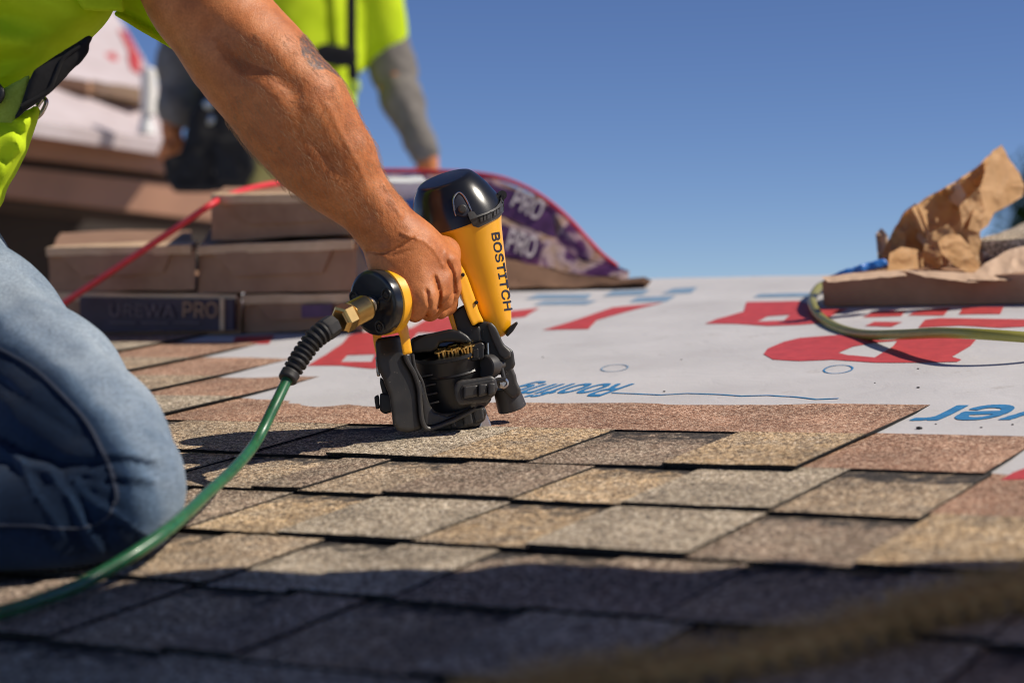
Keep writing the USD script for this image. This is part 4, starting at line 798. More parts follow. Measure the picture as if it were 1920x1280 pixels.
def end_bundle(px, v, length, label, m='wrapper_paper', seed=0, group=BG):
    fr = on_front(px, v); bk = fr + length * unit((fr.mean(0) - EYEP) * [1, 1, 0] + [0, .12, 0])
    t = thing('shingle_bundle', (fr[2] + fr[3]) / 2, label, 'shingle bundle', group)
    obj('wrapper', hexa(fr, bk, seed=seed), m, t, smooth=40)
    # the folded end flap of the wrapper and the torn edge along its top, sunlight put into its pale tone
    a = fr + [0, -.004, 0]; mid = .5 * (a[0] + a[3]); q = [a[0] * .9 + a[1] * .1 - [0, 0, .008], a[0] * .15 + a[1] * .85 - [0, 0, .006], a[2] * .8 + a[3] * .2 + (a[1] - a[2]) * .42, a[2] * .25 + a[3] * .75 + (a[1] - a[2]) * .36]
    obj('end_flap', hexa(q, np.array(q) + [0, .003, 0], 12, 6, 2, .0025, seed=seed + 5), m, t, smooth=40)
    b = fr[[0, 1]]; tp = [b[0] + [.004, -.006, .004], b[1] + [-.004, -.006, .004], b[1] + [-.004, -.006, -.009], b[0] + [.004, -.006, -.009]]
    obj('torn_edge', hexa(tp, np.array(tp) + .06 * BACK, 16, 3, 4, .004, seed=seed + 9), 'pale_wrapper', t, smooth=40)
    return t, fr
b1, _ = end_bundle([(96, 551), (452, 557), (452, 625), (96, 630)], VF, .5, 'bottom bundle with purple label toned dark for shade, reading PRO, beside the kneeling knee', seed=1)
lab = on_front([(150, 557), (438, 561), (438, 619), (150, 624)], VF - .012); plain('purple_shaded', (.030, .015, .032), .55, .3, 26); obj('purple_label', hexa(lab, lab + [0, .006, 0], 14, 4, 2, .001, seed=2), 'purple_shaded', b1)  # label colour is a darker copy of purple_print, shade put into it
lab = on_front([(412, 560), (420, 560), (420, 619), (412, 620)], VF - .0145); obj('label_stripe', hexa(lab, lab + [0, .002, 0], 4, 4, 2, .0003, seed=2), 'pale_wrapper', b1)
def front_text(text, xa, ya, xb, yb, hpx, v, m, parent, lean=False):
    t = meshkit.text_mesh(text, 1.0, .01, bold=True); q, f = raw(t); f = f[(q[f][:, :, 2] < 1e-6).all(1)]
    s = (q[:, 0] - q[:, 0].min()) / np.ptp(q[:, 0]); d = np.array([xb - xa, yb - ya], float); nrm = np.array([d[1], -d[0]]) / np.linalg.norm(d)
    p = np.array([xa, ya]) + s[:, None] * d + q[:, 1:2] * hpx * nrm
    pts = np.array([hitv(x, y, v) for x, y in p]); n_ = np.cross(pts[f[:, 1]] - pts[f[:, 0]], pts[f[:, 2]] - pts[f[:, 0]])[:, 1]; f[n_ > 0] = f[n_ > 0][:, ::-1]
    obj('printed_word', (ramp(pts) if lean else pts, f), m, parent, smooth=False)
front_text('UREWA', 205, 592, 328, 594, 22, VF - .0145, 'dim_print', b1); front_text('PRO', 342, 594, 408, 595, 28, VF - .0145, 'wrapper_paper', b1)
for k in range(3): 
    q = on_front([(205 + 60 * k, 603), (255 + 60 * k, 604), (255 + 60 * k, 607), (205 + 60 * k, 606)], VF - .0145); obj('label_line', hexa(q, q + [0, .001, 0], 4, 2, 2, .0001), 'dim_print', b1)
b2, _ = end_bundle([(456, 557), (690, 553), (690, 619), (456, 625)], VF + .006, .5, 'bottom tan bundle end just left of the nailer\'s hose coupler', seed=3)
for q in ([(565, 572), (622, 570), (622, 594), (565, 596)], [(640, 570), (682, 569), (682, 592), (640, 594)]):
    q = on_front(q, VF - .008); obj('printed_box', hexa(q, q + [0, .002, 0], 6, 3, 2, .0004), 'purple_print', b2)
end_bundle([(89, 470), (366, 464), (367, 543), (91, 546)], VF - .004, .5, 'middle-layer bundle end on the left, crossed by the red strap', seed=5)
end_bundle([(371, 465), (672, 456), (669, 546), (371, 549)], VF + .002, .4, 'middle-layer bundle end directly under the topmost bundle', seed=7)
end_bundle([(395, 371), (700, 363), (697, 440), (395, 451)], VF + .015, .4, 'topmost bundle end of the stack, behind the bare forearm', seed=9)
# a blue and white wrapped bundle behind, seen between wrist and cap
t = thing('shingle_bundle', hitv(760, 545, 2.5), 'blue and white plastic wrapped bundle behind the gripping hand', 'shingle bundle', BG)
fr = on_front([(664, 344), (800, 340), (800, 520), (664, 524)], 2.50); obj('wrapper', hexa(fr, fr + .2 * unit(P(740, 430, 3.) - EYEP) * [1, 1, 0], seed=11, amp=.007), 'white_plastic', t, smooth=40)
for q in ([(668, 446), (700, 452), (716, 520), (700, 520)], [(735, 380), (790, 372), (790, 402), (728, 408)], [(672, 352), (700, 352), (690, 400), (676, 410)], [(705, 500), (760, 470), (780, 480), (725, 522)]):
    q = on_front(q, 2.488); obj('blue_band', hexa(q, q + [0, .004, 0], 6, 6, 2, .002), 'blue_plastic', t, smooth=40)
# bundles bent over the ridge
def ramp(p): return p + np.maximum(p[:, 2:3], 0) * 1.25 * BACK       # the bent bundles' faces lean back up the pile
def slab_bundle(poly, v, depth, label, m, seed):
    pts = on_front(poly, v)[:, [0, 2]]; g = Polygon(pts).buffer(0)
    e = trimesh.creation.extrude_polygon(g, depth, engine='earcut'); q, f = trimesh.remesh.subdivide_to_size(e.vertices, e.faces, .035, max_iter=8)
    tm = trimesh.Trimesh(q, f); tm.merge_vertices(); q, f = np.array(tm.vertices), np.array(tm.faces)
    b = q[:, 2:3]; q = np.column_stack([q[:, 0], np.full(len(q), v), q[:, 1]]) + b * BACK - np.column_stack([0 * b, 0 * b, .16 * b + .5 * b**2]); q = q + .013 * np.array([nz(q + [seed, 2 * k, 0], 11, seed + k) for k in range(3)]).T + .006 * np.array([nz(q + [seed, 2 * k, 9], 34, seed + k) for k in range(3)]).T
    q = ramp(q); vol = np.einsum('ij,ij->i', q[f[:, 0]], np.cross(q[f[:, 1]], q[f[:, 2]])).sum()
    t = thing('shingle_bundle', np.array([pts[:, 0].mean(), v, pts[:, 1].min()]), label, 'shingle bundle', BG)
    obj('wrapper', (q, f if vol > 0 else f[:, ::-1]), m, t, smooth=40); return t
top = [(640, 341), (760, 338), (860, 340), (930, 349), (985, 368), (1030, 393), (1070, 425), (1105, 460), (1128, 482)]
m1 = [(640, 418), (860, 418), (942, 422), (985, 438), (1030, 458), (1060, 474), (1092, 492), (1128, 502)]
m2 = [(640, 490), (860, 490), (940, 492), (1000, 502), (1060, 512), (1110, 519), (1165, 523)]
mat('printed_wrapper', {'g': ('geometry', {}), 'n': ('noise_texture', {'scale': 13, 'detail': 3, 'distortion': .8}), 'r': ('rgb_ramp', {'ramp': [(.3, (.10, .035, .12)), (.42, (.16, .06, .16)), (.48, (.62, .46, .46)), (.56, (.58, .40, .30)), (.64, (.50, .32, .20)), (.75, (.20, .08, .15))]}), 'n2': ('noise_texture', {'scale': 60, 'detail': 3}), 'b': ('bump', {'strength': .6, 'distance': .004}), 'p': ('principled_bsdf', {'roughness': .4})},
    [('g.position', 'n.vector'), ('n.fac', 'r.fac'), ('r.color', 'p.base_color'), ('g.position', 'n2.vector'), ('n2.fac', 'b.height'), ('b.normal', 'p.normal')])
d1 = slab_bundle(top + [(1160, 502)] + m1[::-1], 2.82, .34, 'topmost purple-labelled bundle bent down over the ridge behind the nailer', 'printed_wrapper', 21)
d2 = slab_bundle(m1 + [(1165, 506), (1185, 514)] + m2[::-1], 2.80, .34, 'second purple-labelled bundle bent over the ridge, below the topmost one', 'printed_wrapper', 22)
d3 = slab_bundle(m2 + [(1210, 519), (1222, 527)] + [(1150, 533), (1000, 541), (800, 549), (640, 552)], 2.78, .34, 'lowest tan bundle lying flat against the ridge with a tapered right end', 'wrapper_paper', 23)
def face_patch(parent, poly, v, m, name='purple_label'):
    g = Polygon(on_front(poly, v)[:, [0, 2]]).buffer(0); q, f = flat(g, .03); q = np.column_stack([q[:, 0], np.full(len(q), v), q[:, 1]])
    n_ = np.cross(q[f[:, 1]] - q[f[:, 0]], q[f[:, 2]] - q[f[:, 0]])[:, 1]; f[n_ > 0] = f[n_ > 0][:, ::-1]; obj(name, (ramp(q), f), m, parent, smooth=False)
face_patch(d1, [(700, 352), (860, 350), (925, 358), (975, 373), (1020, 398), (1040, 414), (1046, 455), (1030, 452), (985, 432), (942, 415), (860, 412), (700, 412)], 2.806, 'purple_print')
face_patch(d2, [(700, 428), (860, 428), (942, 430), (985, 446), (1018, 460), (1014, 490), (995, 494), (940, 484), (860, 482), (700, 482)], 2.784, 'purple_print')
front_text('PRO', 958, 396, 1012, 424, 36, 2.801, 'white_print', d1, True); front_text('PRO', 948, 474, 1002, 490, 36, 2.779, 'white_print', d2, True)
# red strap thrown over the whole pile
def strap_pts(rows): return np.array([hitv(x, y, v) for x, y, v in rows])
sp_ = strap_pts([(110, 574, VF - .05), (132, 560, VF - .05), (255, 478, VF - .045), (330, 428, VF - .03), (392, 386, VF - .02), (425, 368, VF + .06), (480, 351, VF + .20), (560, 337, 2.66), (640, 335, 2.74), (760, 333, 2.80), (860, 336, 2.81), (930, 344, 2.81), (985, 362, 2.81), (1030, 387, 2.81), (1070, 419, 2.81), (1105, 455, 2.81), (1132, 482, 2.81), (1160, 503, 2.81)])
sp_[8:] = ramp(sp_[8:]); q = spline(sp_, 160); obj('red_strap', tube(q, np.interp(np.linspace(0, 1, 160), [0, .5, .7, 1], [.0052, .0048, .0038, .0030]), 12), 'red_strap', label='red strap slanting over the bundle stack and along the ridge pile', cat='strap')

# ------------------------------------------------------------------ the opened bundle at the right
t = thing('shingle_bundle', hitv(1720, 583, 2.53), 'opened brown paper bundle on the red lettering at right, its wrapper torn up', 'shingle bundle')
g = Polygon(on_front([(1538, 530), (1548, 520), (1600, 514), (1690, 510), (1790, 522), (1900, 516), (2060, 512), (2060, 578), (1900, 581), (1700, 584), (1560, 584), (1543, 576)], 2.53)[:, [0, 2]])
e = trimesh.creation.extrude_polygon(g, .34, engine='earcut'); q, f = trimesh.remesh.subdivide_to_size(e.vertices, e.faces, .025, max_iter=8); tm = trimesh.Trimesh(q, f); tm.merge_vertices(); q, f = np.array(tm.vertices), np.array(tm.faces)
q = np.column_stack([q[:, 0], 2.53 + q[:, 2], q[:, 1]]); q = q + .010 * np.array([nz(q + [3, 2 * k, 0], 13, 31 + k) for k in range(3)]).T
q[:, 2] = np.maximum(q[:, 2], .006)
vol = np.einsum('ij,ij->i', q[f[:, 0]], np.cross(q[f[:, 1]], q[f[:, 2]])).sum(); obj('wrapper', (q, f if vol > 0 else f[:, ::-1]), 'wrapper_paper', t, smooth=40)
def crease(sc, amp, seed, extra=()):
    def b(x, y):
        p = np.stack([x / 100., y / 100., 0 * x + seed], -1); a = nz(p, sc, seed); c = nz(p + 7, sc * 2.3, seed + 3)
        s = amp * (1 - 2.6 * np.abs(a)) + amp * .55 * (1 - 3 * np.abs(c))
        for pts, wd, am in extra: s = s + am * np.exp(-(pdist(x, y, pts) / wd)**2)
        return s
    return b
def paper(poly, d, m, sc=1.4, amp=.02, seed=1, tilt=(0, 0), extra=(), name='torn_paper'):
    q, f = flat(Polygon(poly).buffer(0), 5.0); q = q[:, :2]; key = {}
    q = q + 3.0 * np.column_stack([nz(np.column_stack([q, np.zeros(len(q))]), .06, seed + k) for k in (1, 2)])
    c_ = q.mean(0); dd = d - crease(sc, amp, seed, extra)(q[:, 0], q[:, 1]) + tilt[0] * (q[:, 0] - c_[0]) + tilt[1] * (q[:, 1] - c_[1])
    a_ = P(q[:, 0], q[:, 1], dd); b_ = P(q[:, 0], q[:, 1], dd + .0009); n = len(q)
    ed = np.vstack([f[:, [0, 1]], f[:, [1, 2]], f[:, [2, 0]]]); und = np.sort(ed, 1); _, inv, cnt = np.unique(und, axis=0, return_inverse=True, return_counts=True); rim = ed[cnt[inv.ravel()] == 1]
    side = np.vstack([np.column_stack([rim[:, 0], rim[:, 1], rim[:, 1] + n]), np.column_stack([rim[:, 0], rim[:, 1] + n, rim[:, 0] + n])])
    obj(name, (np.vstack([a_, b_]), np.vstack([f[:, ::-1], f + n, side[:, ::-1]])), m, t, smooth=50)
paper([(1650, 512), (1655, 470), (1668, 445), (1690, 405), (1740, 368), (1790, 342), (1835, 310), (1862, 284), (1878, 273), (1890, 295), (1880, 330), (1852, 380), (1836, 430), (1828, 470), (1834, 518), (1760, 520)], 2.84, 'kraft_paper', .9, .045, 3, (.0004, 0), [([(1705, 384), (1722, 412), (1738, 446)], 8, .03), ([(1770, 352), (1790, 360), (1798, 380)], 10, .02)])
paper([(1860, 285), (1878, 272), (1893, 300), (1912, 325), (1921, 350), (1917, 368), (1892, 384), (1864, 400), (1852, 424), (1834, 435), (1814, 430), (1824, 400), (1838, 350)], 2.78, 'kraft_paper', 1.1, .016, 8, (.0011, -.0002))
paper([(1664, 508), (1668, 474), (1690, 462), (1720, 468), (1745, 480), (1754, 502), (1735, 516), (1690, 518)], 2.69, 'kraft_paper', 1.6, .014, 12, (.0010, -.0004))
paper([(1758, 452), (1774, 440), (1800, 440), (1816, 460), (1834, 495), (1838, 516), (1815, 512), (1790, 498), (1766, 476)], 2.67, 'kraft_paper', 1.6, .014, 15, (.0012, 0))
paper([(1646, 486), (1641, 440), (1652, 428), (1664, 440), (1668, 470), (1662, 496)], 2.80, 'tan_paper', 2.0, .012, 18)
paper([(1815, 524), (1846, 494), (1888, 470), (1940, 456), (2050, 440), (2050, 528), (1900, 526)], 2.64, 'tan_paper', 1.2, .014, 22, (0, -.0014))
paper([(1690, 506), (1760, 508), (1830, 512), (1900, 520), (1830, 530), (1740, 520)], 2.60, 'tan_paper', 1.5, .008, 26, (0, -.002))
paper([(1692, 402), (1716, 380), (1732, 410), (1746, 446), (1738, 466), (1718, 446)], 2.755, 'tan_paper', 1.4, .012, 41, (-.0012, 0))
paper([(1768, 356), (1798, 340), (1812, 366), (1800, 388), (1780, 378)], 2.765, 'tan_paper', 1.4, .010, 43, (-.0012, 0))
paper([(1738, 440), (1776, 420), (1800, 446), (1776, 500), (1746, 512), (1728, 480)], 2.71, 'kraft_paper', 1.3, .018, 45, (-.0002, -.0004))
paper([(1800, 385), (1836, 352), (1846, 392), (1838, 440), (1846, 500), (1822, 516), (1806, 450)], 2.735, 'kraft_paper', 1.3, .02, 47, (.0004, 0))
paper([(1540, 520), (1600, 512), (1690, 506), (1700, 516), (1620, 524), (1552, 530)], 2.60, 'tan_paper', 1.8, .008, 49, (0, -.002))
obj('blue_film', pillow([(1548, 524), (1580, 508), (1620, 496), (1660, 484), (1668, 500), (1610, 514), (1570, 524)], 2.72, .002, .001, h=.003, bump=crease(2, .008, 30), extra=.04), 'blue_plastic', t, smooth=True)
q = on_front([(1826, 452), (2060, 440), (2060, 474), (1836, 484)], 2.66); obj('inner_shingle', hexa(q, q + [0, .25, 0], seed=33, amp=.004), 'granules_grey', t, smooth=40)

# yellow-green hose looping out from behind it
yp = np.array([tuple(P(1640, 540, 3.0)), tuple(P(1566, 533, 2.92)), tuple(P(1540, 536, 2.84)), tuple(P(1526, 552, 2.765))] + [tuple(hit(x, y, w_)) for x, y, w_ in ((1524, 572, .014), (1540, 596, .008), (1574, 616, .0075), (1622, 627, .010), (1690, 627, .020), (1760, 624, .030), (1830, 626, .034), (1920, 632, .030), (2020, 640, .02), (2150, 650, .008))])
plain('hose_yellow', (.27, .25, .045), .42, .12, 50, coat=.3)
obj('air_hose', tube(spline(yp, 120), .0060, 20), 'hose_yellow', label='yellow-green air hose looping out from the torn paper bundle', cat='hose')

# ------------------------------------------------------------------ plywood on trestles added out of frame, only to shade the near courses
WT = .62
tgt = spline([(2300, 1060), (1990, 1047), (1920, 1050), (1760, 1054), (1620, 1062), (1480, 1047), (1400, 1051), (1300, 1062), (1200, 1058), (1080, 1047), (980, 1044), (900, 1058), (800, 1064), (740, 1061), (600, 1068), (480, 1060), (400, 1064), (330, 1072), (250, 1086), (180, 1104), (60, 1135), (-60, 1160)], 120)
edge = np.array([hit(x, y, .011) for x, y in tgt]); edge = edge + SUN * ((WT - .017) / SUN[2])  # wanted shadow edge carried back along the sun gives the board its outline
low = edge[::-1] + np.array([0.15, -1.15, 0]); low[:, 1] = np.minimum(low[:, 1], edge[::-1][:, 1] - .3)
pl = Polygon(np.vstack([edge, low])[:, :2]).buffer(0)
e_ = trimesh.creation.extrude_polygon(pl, .012, engine='earcut'); v = np.array(e_.vertices); v[:, 2] += WT - .012
wt = thing('added_shade_table', np.array([v[:, 0].mean(), v[:, 1].mean(), 0]), 'unseen plywood offcut on sawhorses added right of the frame to shade the nearest courses', 'shade_caster')
obj('shade_board', (v, e_.faces), 'plywood', wt, smooth=False)
for u_ in (.25, .85):
    obj('trestle_bar', box([u_, 1.42, WT - .06], np.eye(3), [.022, .30, .045]), 'plywood', wt)
    for s_ in (-1, 1):
        for v_ in (1.18, 1.66): obj('leg', tube([[u_, v_, WT - .06], [u_ + s_ * .16, v_, .016]], .018, 8), 'plywood', wt)

# ------------------------------------------------------------------ rope in front
cloth('rope_fibre', (.42, .25, .095), (.68, .46, .21), 130, 500, .95, bump=.0012, sheen=0)
rp = np.array([tuple(hit(x, y, .021)) for x, y in ((2250, 1015), (2080, 1058), (1920, 1100), (1790, 1132), (1666, 1163), (1470, 1216), (1225, 1258), (1060, 1284), (860, 1330))])
c = spline(rp, 260); tl = np.r_[0, np.cumsum(np.linalg.norm(np.diff(c, axis=0), axis=1))]; tg = np.gradient(c, axis=0); tg /= np.linalg.norm(tg, axis=1)[:, None]
s1 = np.cross(tg, [0, 0, 1.]); s1 /= np.linalg.norm(s1, axis=1)[:, None]; s2 = np.cross(tg, s1)
rope = thing('rope', rp[4], 'thick brown fibre rope, out of focus in the near bottom right corner', 'rope')
fz = []
for k in range(3):
    a = tl / .052 * 2 * math.pi + k * 2 * math.pi / 3; q = c + .0034 * (np.cos(a)[:, None] * s1 + np.sin(a)[:, None] * s2)
    obj('strand', tube(q, .0038, 12), 'rope_fibre', rope, smooth=True)
    i = rg.integers(0, len(q), 1500); nn = (q[i] - c[i]); nn /= np.linalg.norm(nn, axis=1)[:, None]; r0 = q[i] + nn * .0038 + tg[i] * rg.normal(0, .003, (1500, 1))
    fz.append(np.stack([r0, r0 + nn * .003 + tg[i] * .002, r0 + nn * .005 + rg.normal(0, .003, (1500, 3)), r0 + nn * .006 + rg.normal(0, .005, (1500, 3))], 1).reshape(-1, 3))
fz = np.vstack(fz); bc = UsdGeom.BasisCurves.Define(stage, path_of('fuzz', rope)); bc.CreateTypeAttr('cubic'); bc.CreateBasisAttr('catmullRom'); bc.CreateWrapAttr('pinned')
bc.CreatePointsAttr(Vt.Vec3fArray.FromNumpy((W(fz) - BASE[rope]).astype(np.float32))); bc.CreateCurveVertexCountsAttr(Vt.IntArray.FromNumpy(np.full(len(fz) // 4, 4, np.int32)))
bc.CreateWidthsAttr(Vt.FloatArray.FromNumpy(np.full(len(fz), .00025, np.float32))); bc.SetWidthsInterpolation('vertex'); UsdShade.MaterialBindingAPI.Apply(bc.GetPrim()).Bind(UsdShade.Material.Get(stage, MAT['rope_fibre'])); bc.GetPrim().SetCustomDataByKey('kind', 'stuff')

# chips of asphalt on the loose sheet
for i, (x, y, r) in enumerate(((1722, 697, .0016), (1641, 724, .0011), (1722, 733, .0020), (1724, 809, .0034), (1755, 800, .0012), (1840, 807, .0014), (1899, 802, .0014), (1278, 682, .0012), (1018, 676, .0013), (1246, 741, .0016))):
    r *= .75; ic = trimesh.creation.icosphere(1, r); v = ic.vertices * [1.3, .8, .5] + .5 * r * np.array([nz(ic.vertices + [i, k, 0], 400, k) for k in range(3)]).T
    h0 = hit(x, y); obj('asphalt_chip', (v + [h0[0], h0[1], lay(h0[0:1], h0[1:2])[0] + r * .45], ic.faces), 'black_rubber', smooth=False, label='tiny black asphalt chip lying on the white underlayment', cat='chip', group='asphalt chips on the underlayment')

upw = np.array([0, SP, CP])           # plumb, in roof axes

# ------------------------------------------------------------------ far left: the higher roof
plain('fascia_paint', (.30, .155, .095), .5, .15, 5)
plain('fascia_sunlit', (.42, .215, .11), .45, .12, 5)  # lit copy of fascia_paint, the sun put into its tone
plain('soffit_wood', (.060, .038, .030), .7, .2, 5)
plain('dark_wall', (.028, .019, .016), .8, .2, 3)
plain('pipe_white', (.78, .75, .70), .45, .05, 5)
hr = thing('house_roof', P(150, 420, 7.0), 'higher roof wing with brown stepped eave boards behind the kneeling person', 'roof')
def eave(name, yl, yr, d, m, x0=-300, x1=470, thick=.12):
    # yl, yr: (top, bottom) photo rows at x = 60 and x = 300
    g_ = lambda a, b, x: a + (b - a) * (x - 60) / 240
    dl, dr = d - .5, d + .7
    fr = np.array([P(x0, g_(yl[0], yr[0], x0), dl), P(x1, g_(yl[0], yr[0], x1), dr), P(x1, g_(yl[1], yr[1], x1), dr), P(x0, g_(yl[1], yr[1], x0), dl)])
    obj(name, hexa(fr, fr + fw * thick, 8, 3, 3, .0008), m, hr, smooth=30)
eave('drip_board', (224, 250), (262, 286), 6.90, 'fascia_sunlit')
eave('fascia_board', (250, 296), (286, 324), 6.96, 'fascia_paint')
eave('gap_shade_strip', (296, 316), (324, 342), 7.08, 'soffit_wood')  # dark strip in place of the shaded gap between boards
eave('frieze_board', (316, 374), (342, 402), 7.00, 'fascia_paint')
eave('soffit', (374, 400), (402, 424), 7.30, 'soffit_wood')
eave('wall', (396, 720), (420, 720), 7.60, 'dark_wall', x1=520)
def far_patch(name, rows, m, parent=hr, thick=.05):
    r_ = np.array(rows, float); q, f = trimesh.creation.triangulate_polygon(Polygon(r_[:, :2]), engine='earcut'); q = np.asarray(q)
    k_ = np.array([np.argmin(np.hypot(r_[:, 0] - a[0], r_[:, 1] - a[1])) for a in q]); p = np.array([P(x, y, d) for x, y, d in rows]); n = len(p)
    f = k_[np.asarray(f)]; dn = -up * thick + fw * thick * .3
    sd = [[i, (i + 1) % n, n + (i + 1) % n] for i in range(n)] + [[i, n + (i + 1) % n, n + i] for i in range(n)]
    obj(name, (np.vstack([p, p + dn]), np.vstack([f, f[:, ::-1] + n, sd])), m, parent, smooth=False)
def rdep(x, y): return 6.75 + (x - 60) / 240 * .42 + (225 + (x - 60) * .16 - y) * .0105
def on_roof(pts, lift=0): return [(x, y, rdep(x, y) - lift) for x, y in pts]
cloth('far_sheet', (.46, .38, .38), (.60, .53, .54), 3, 100, .7, sheen=0)
far_patch('underlayment', on_roof([(-300, 168), (330, 268), (292, 150), (214, 18), (190, -40), (-300, -200)]), 'far_sheet')
for pts in ([(222, 55), (238, 60), (266, 112), (254, 118)], [(196, 102), (214, 98), (222, 112), (200, 118)], [(90, 152), (120, 150), (130, 172), (95, 172)], [(158, 172), (192, 178), (190, 186), (160, 182)], [(100, 196), (150, 202), (170, 216), (110, 210)], [(240, 100), (262, 118), (268, 140), (246, 130)], [(110, 90), (160, 84), (170, 110), (120, 116)]):
    far_patch('red_letter', on_roof(pts, .06), 'red_print', thick=.004)
def far_box(px, d, depth, label, m):
    fr = np.array([P(x, y, d) for x, y in px]); tt = thing('shingle_bundle', fr[2:].mean(0), label, 'shingle bundle', 'bundles on the higher roof'); obj('wrapper', hexa(fr, fr + fw * depth, 10, 4, 6, .01, seed=int(px[0][0])), m, tt, smooth=40)
far_box([(70, 136), (165, 150), (165, 172), (70, 160)], 7.35, .35, 'brown bundle lying on the higher roof beside the lime shirt', 'wrapper_paper')
far_box([(168, 150), (262, 166), (262, 190), (168, 174)], 7.40, .35, 'tan bundle on the higher roof just left of the white pipe', 'pale_wrapper')
pp = thing('vent_pipe', P(277, 250, 6.95), 'white vent pipe standing on the higher roof beside the grey sleeve', 'pipe')
pc = P(279, 215, 6.95); obj('pipe', lathe(pc, upw, [(0, .028), (.145, .028), (.158, .022), (.163, .010), (.164, .0001)], 24), 'pipe_white', pp, smooth=40)
obj('collar', lathe(P(275, 252, 6.95), upw, [(0, .034), (.05, .022), (.075, .019), (.076, .0001)], 24), 'white_plastic', pp, smooth=40)

# ------------------------------------------------------------------ the second worker, standing beyond the ridge
D2 = 6.0
B = lambda x, y, r, d=0: (P(x, y, D2 + d), r * D2 / F)
w2 = thing('person', P(560, 812, D2), 'standing person in lime shirt and grey sleeves with black tool pouch, blurred beyond the ridge', 'person')
def bseg(*rows, k=None): return [(rows[i][0], rows[i + 1][0], rows[i][1], rows[i + 1][1]) + ((k,) if k is not None else ()) for i in range(len(rows) - 1)]
skin2 = bseg(B(560, -330, 52), B(560, -300, 56), B(558, -255, 44), B(558, -190, 36), k=.03)          # head and neck
skin2 += [(B(575, -290, 8, -.09)[0], B(580, -272, 12, -.11)[0], .012, .018, .02), (B(504, -300, 8)[0], B(506, -280, 8)[0], .016, .014, .01), (B(616, -300, 8)[0], B(614, -280, 8)[0], .016, .014, .01)]
skin2 += bseg(B(460, -140, 60), B(660, -140, 60), k=.05) + bseg(B(560, -130, 95), B(560, 60, 88), B(555, 240, 92), k=.06)
for arm2 in ([(430, -120, 48, 0), (372, 30, 38, .05), (338, 120, 33, 0), (325, 212, 25, -.06)], [(690, -110, 46, 0), (722, 60, 38, .06), (748, 175, 33, .02), (796, 285, 21, -.05)]):
    skin2 += bseg(*[B(x, y, r, d) for x, y, r, d in arm2], k=.03)
def hand2(wx, wy, wd, tips, palm):
    s = bseg(B(wx, wy, 20, wd), B(*palm), k=.02)
    for tx, ty, r in tips:
        mx, my = (palm[0] * .45 + tx * .55), (palm[1] * .45 + ty * .55); s.extend(bseg(B(palm[0] * .7 + tx * .3, palm[1] * .7 + ty * .3, r + 2, palm[3]), B(mx + 1.5, my, r + 1, palm[3] - .012), B(tx, ty, r, palm[3] - .006), k=.012))
    return s
skin2 += hand2(325, 212, -.06, [(300, 290, 6), (309, 303, 6.5), (318, 306, 6.5), (327, 300, 6), (344, 276, 7)], (322, 246, 20, -.07))
skin2 += hand2(796, 285, -.05, [(790, 330, 5.5), (800, 338, 6), (811, 340, 6), (821, 334, 5.5), (782, 318, 6)], (806, 304, 17, -.06))
skin2 += bseg(B(508, 260, 60), B(497, 530, 44), B(492, 760, 32), k=.03) + bseg(B(608, 260, 60), B(618, 530, 44), B(622, 760, 32), k=.03)
obj('body', blob(skin2, .03, .009), 'skin', w2, smooth=True)
obj('hair', blob(bseg(B(556, -345, 54), B(548, -330, 54), k=.03) + bseg(B(540, -320, 50, .05), B(545, -300, 46, .06), k=.03), .03, .012), 'black_rubber', w2, smooth=True)
def wr(p, d): return d - .010 * nz(p, 9, 3) - .006 * nz(p, 22, 5)
shirt2 = bseg(B(450, -140, 72), B(670, -140, 72), k=.06) + bseg(B(560, -120, 112), B(562, 60, 106), B(560, 150, 110), B(558, 190, 112), k=.08)
shirt2 += bseg(B(440, -125, 64), B(372, 10, 60, .03), k=.05) + bseg(B(680, -120, 62), B(722, 88, 46, .05), k=.05)
def shirt_cut(p, d):
    x, y, _ = pj(p); d = wr(p, d); d = smax(d, (y - 205) * D2 / F, .02)
    sl = np.maximum((y - (138 - (x - 700) * .5)) * D2 / F, -(x - 655) * D2 / F); d = np.where(x > 668, smax(d, (y - (128 - (x - 705) * .32)) * D2 / F, .015), d)
    return d
obj('shirt', blob(shirt2, .06, .010, shirt_cut), 'lime_cloth', w2, smooth=True)
for rows in ([(392, -40, 54, .03), (356, 50, 56, .05), (346, 125, 50, 0), (333, 205, 37, -.06)], [(718, 60, 42, .05), (738, 130, 42, .05), (752, 185, 40, .02), (796, 284, 25, -.05)]):
    obj('sleeve', blob(bseg(*[B(*r_) for r_ in rows], k=.03), .03, .009, lambda p, d: d - .026 * nz(p, 12, 9) - .010 * nz(p, 30, 4)), 'grey_sleeve', w2, smooth=True)
obj('trousers', blob(bseg(B(500, 230, 74), B(497, 420, 62), B(496, 540, 56), B(492, 780, 46), k=.03), .03, .012, wr), 'dark_trousers', w2, smooth=True)
obj('trouser_leg', blob(bseg(B(590, 230, 76), B(600, 420, 62), B(616, 540, 56), B(622, 780, 46), k=.03), .03, .012, wr), 'dark_trousers', w2, smooth=True)
for x in (492, 622): obj('boot', blob(bseg(B(x, 785, 36, .02), B(x + 12, 806, 30, -.14), k=.03), .03, .012), 'black_rubber', w2, smooth=True)
def px_slab(name, poly, d, R, t_, m, amp=.0): obj(name, pillow(poly, D2 + d, R, t_, h=max(R / 2, .008), bump=(crease(1.2, amp, 5) if amp else None), extra=.05), m, w2, smooth=True)
px_slab('tool_pouch', [(372, 200), (384, 150), (420, 140), (462, 190), (482, 262), (474, 330), (460, 354), (400, 362), (330, 360), (314, 335), (306, 296), (338, 290), (350, 262), (354, 225)], -.20, .022, .05, 'black_webbing', .02)
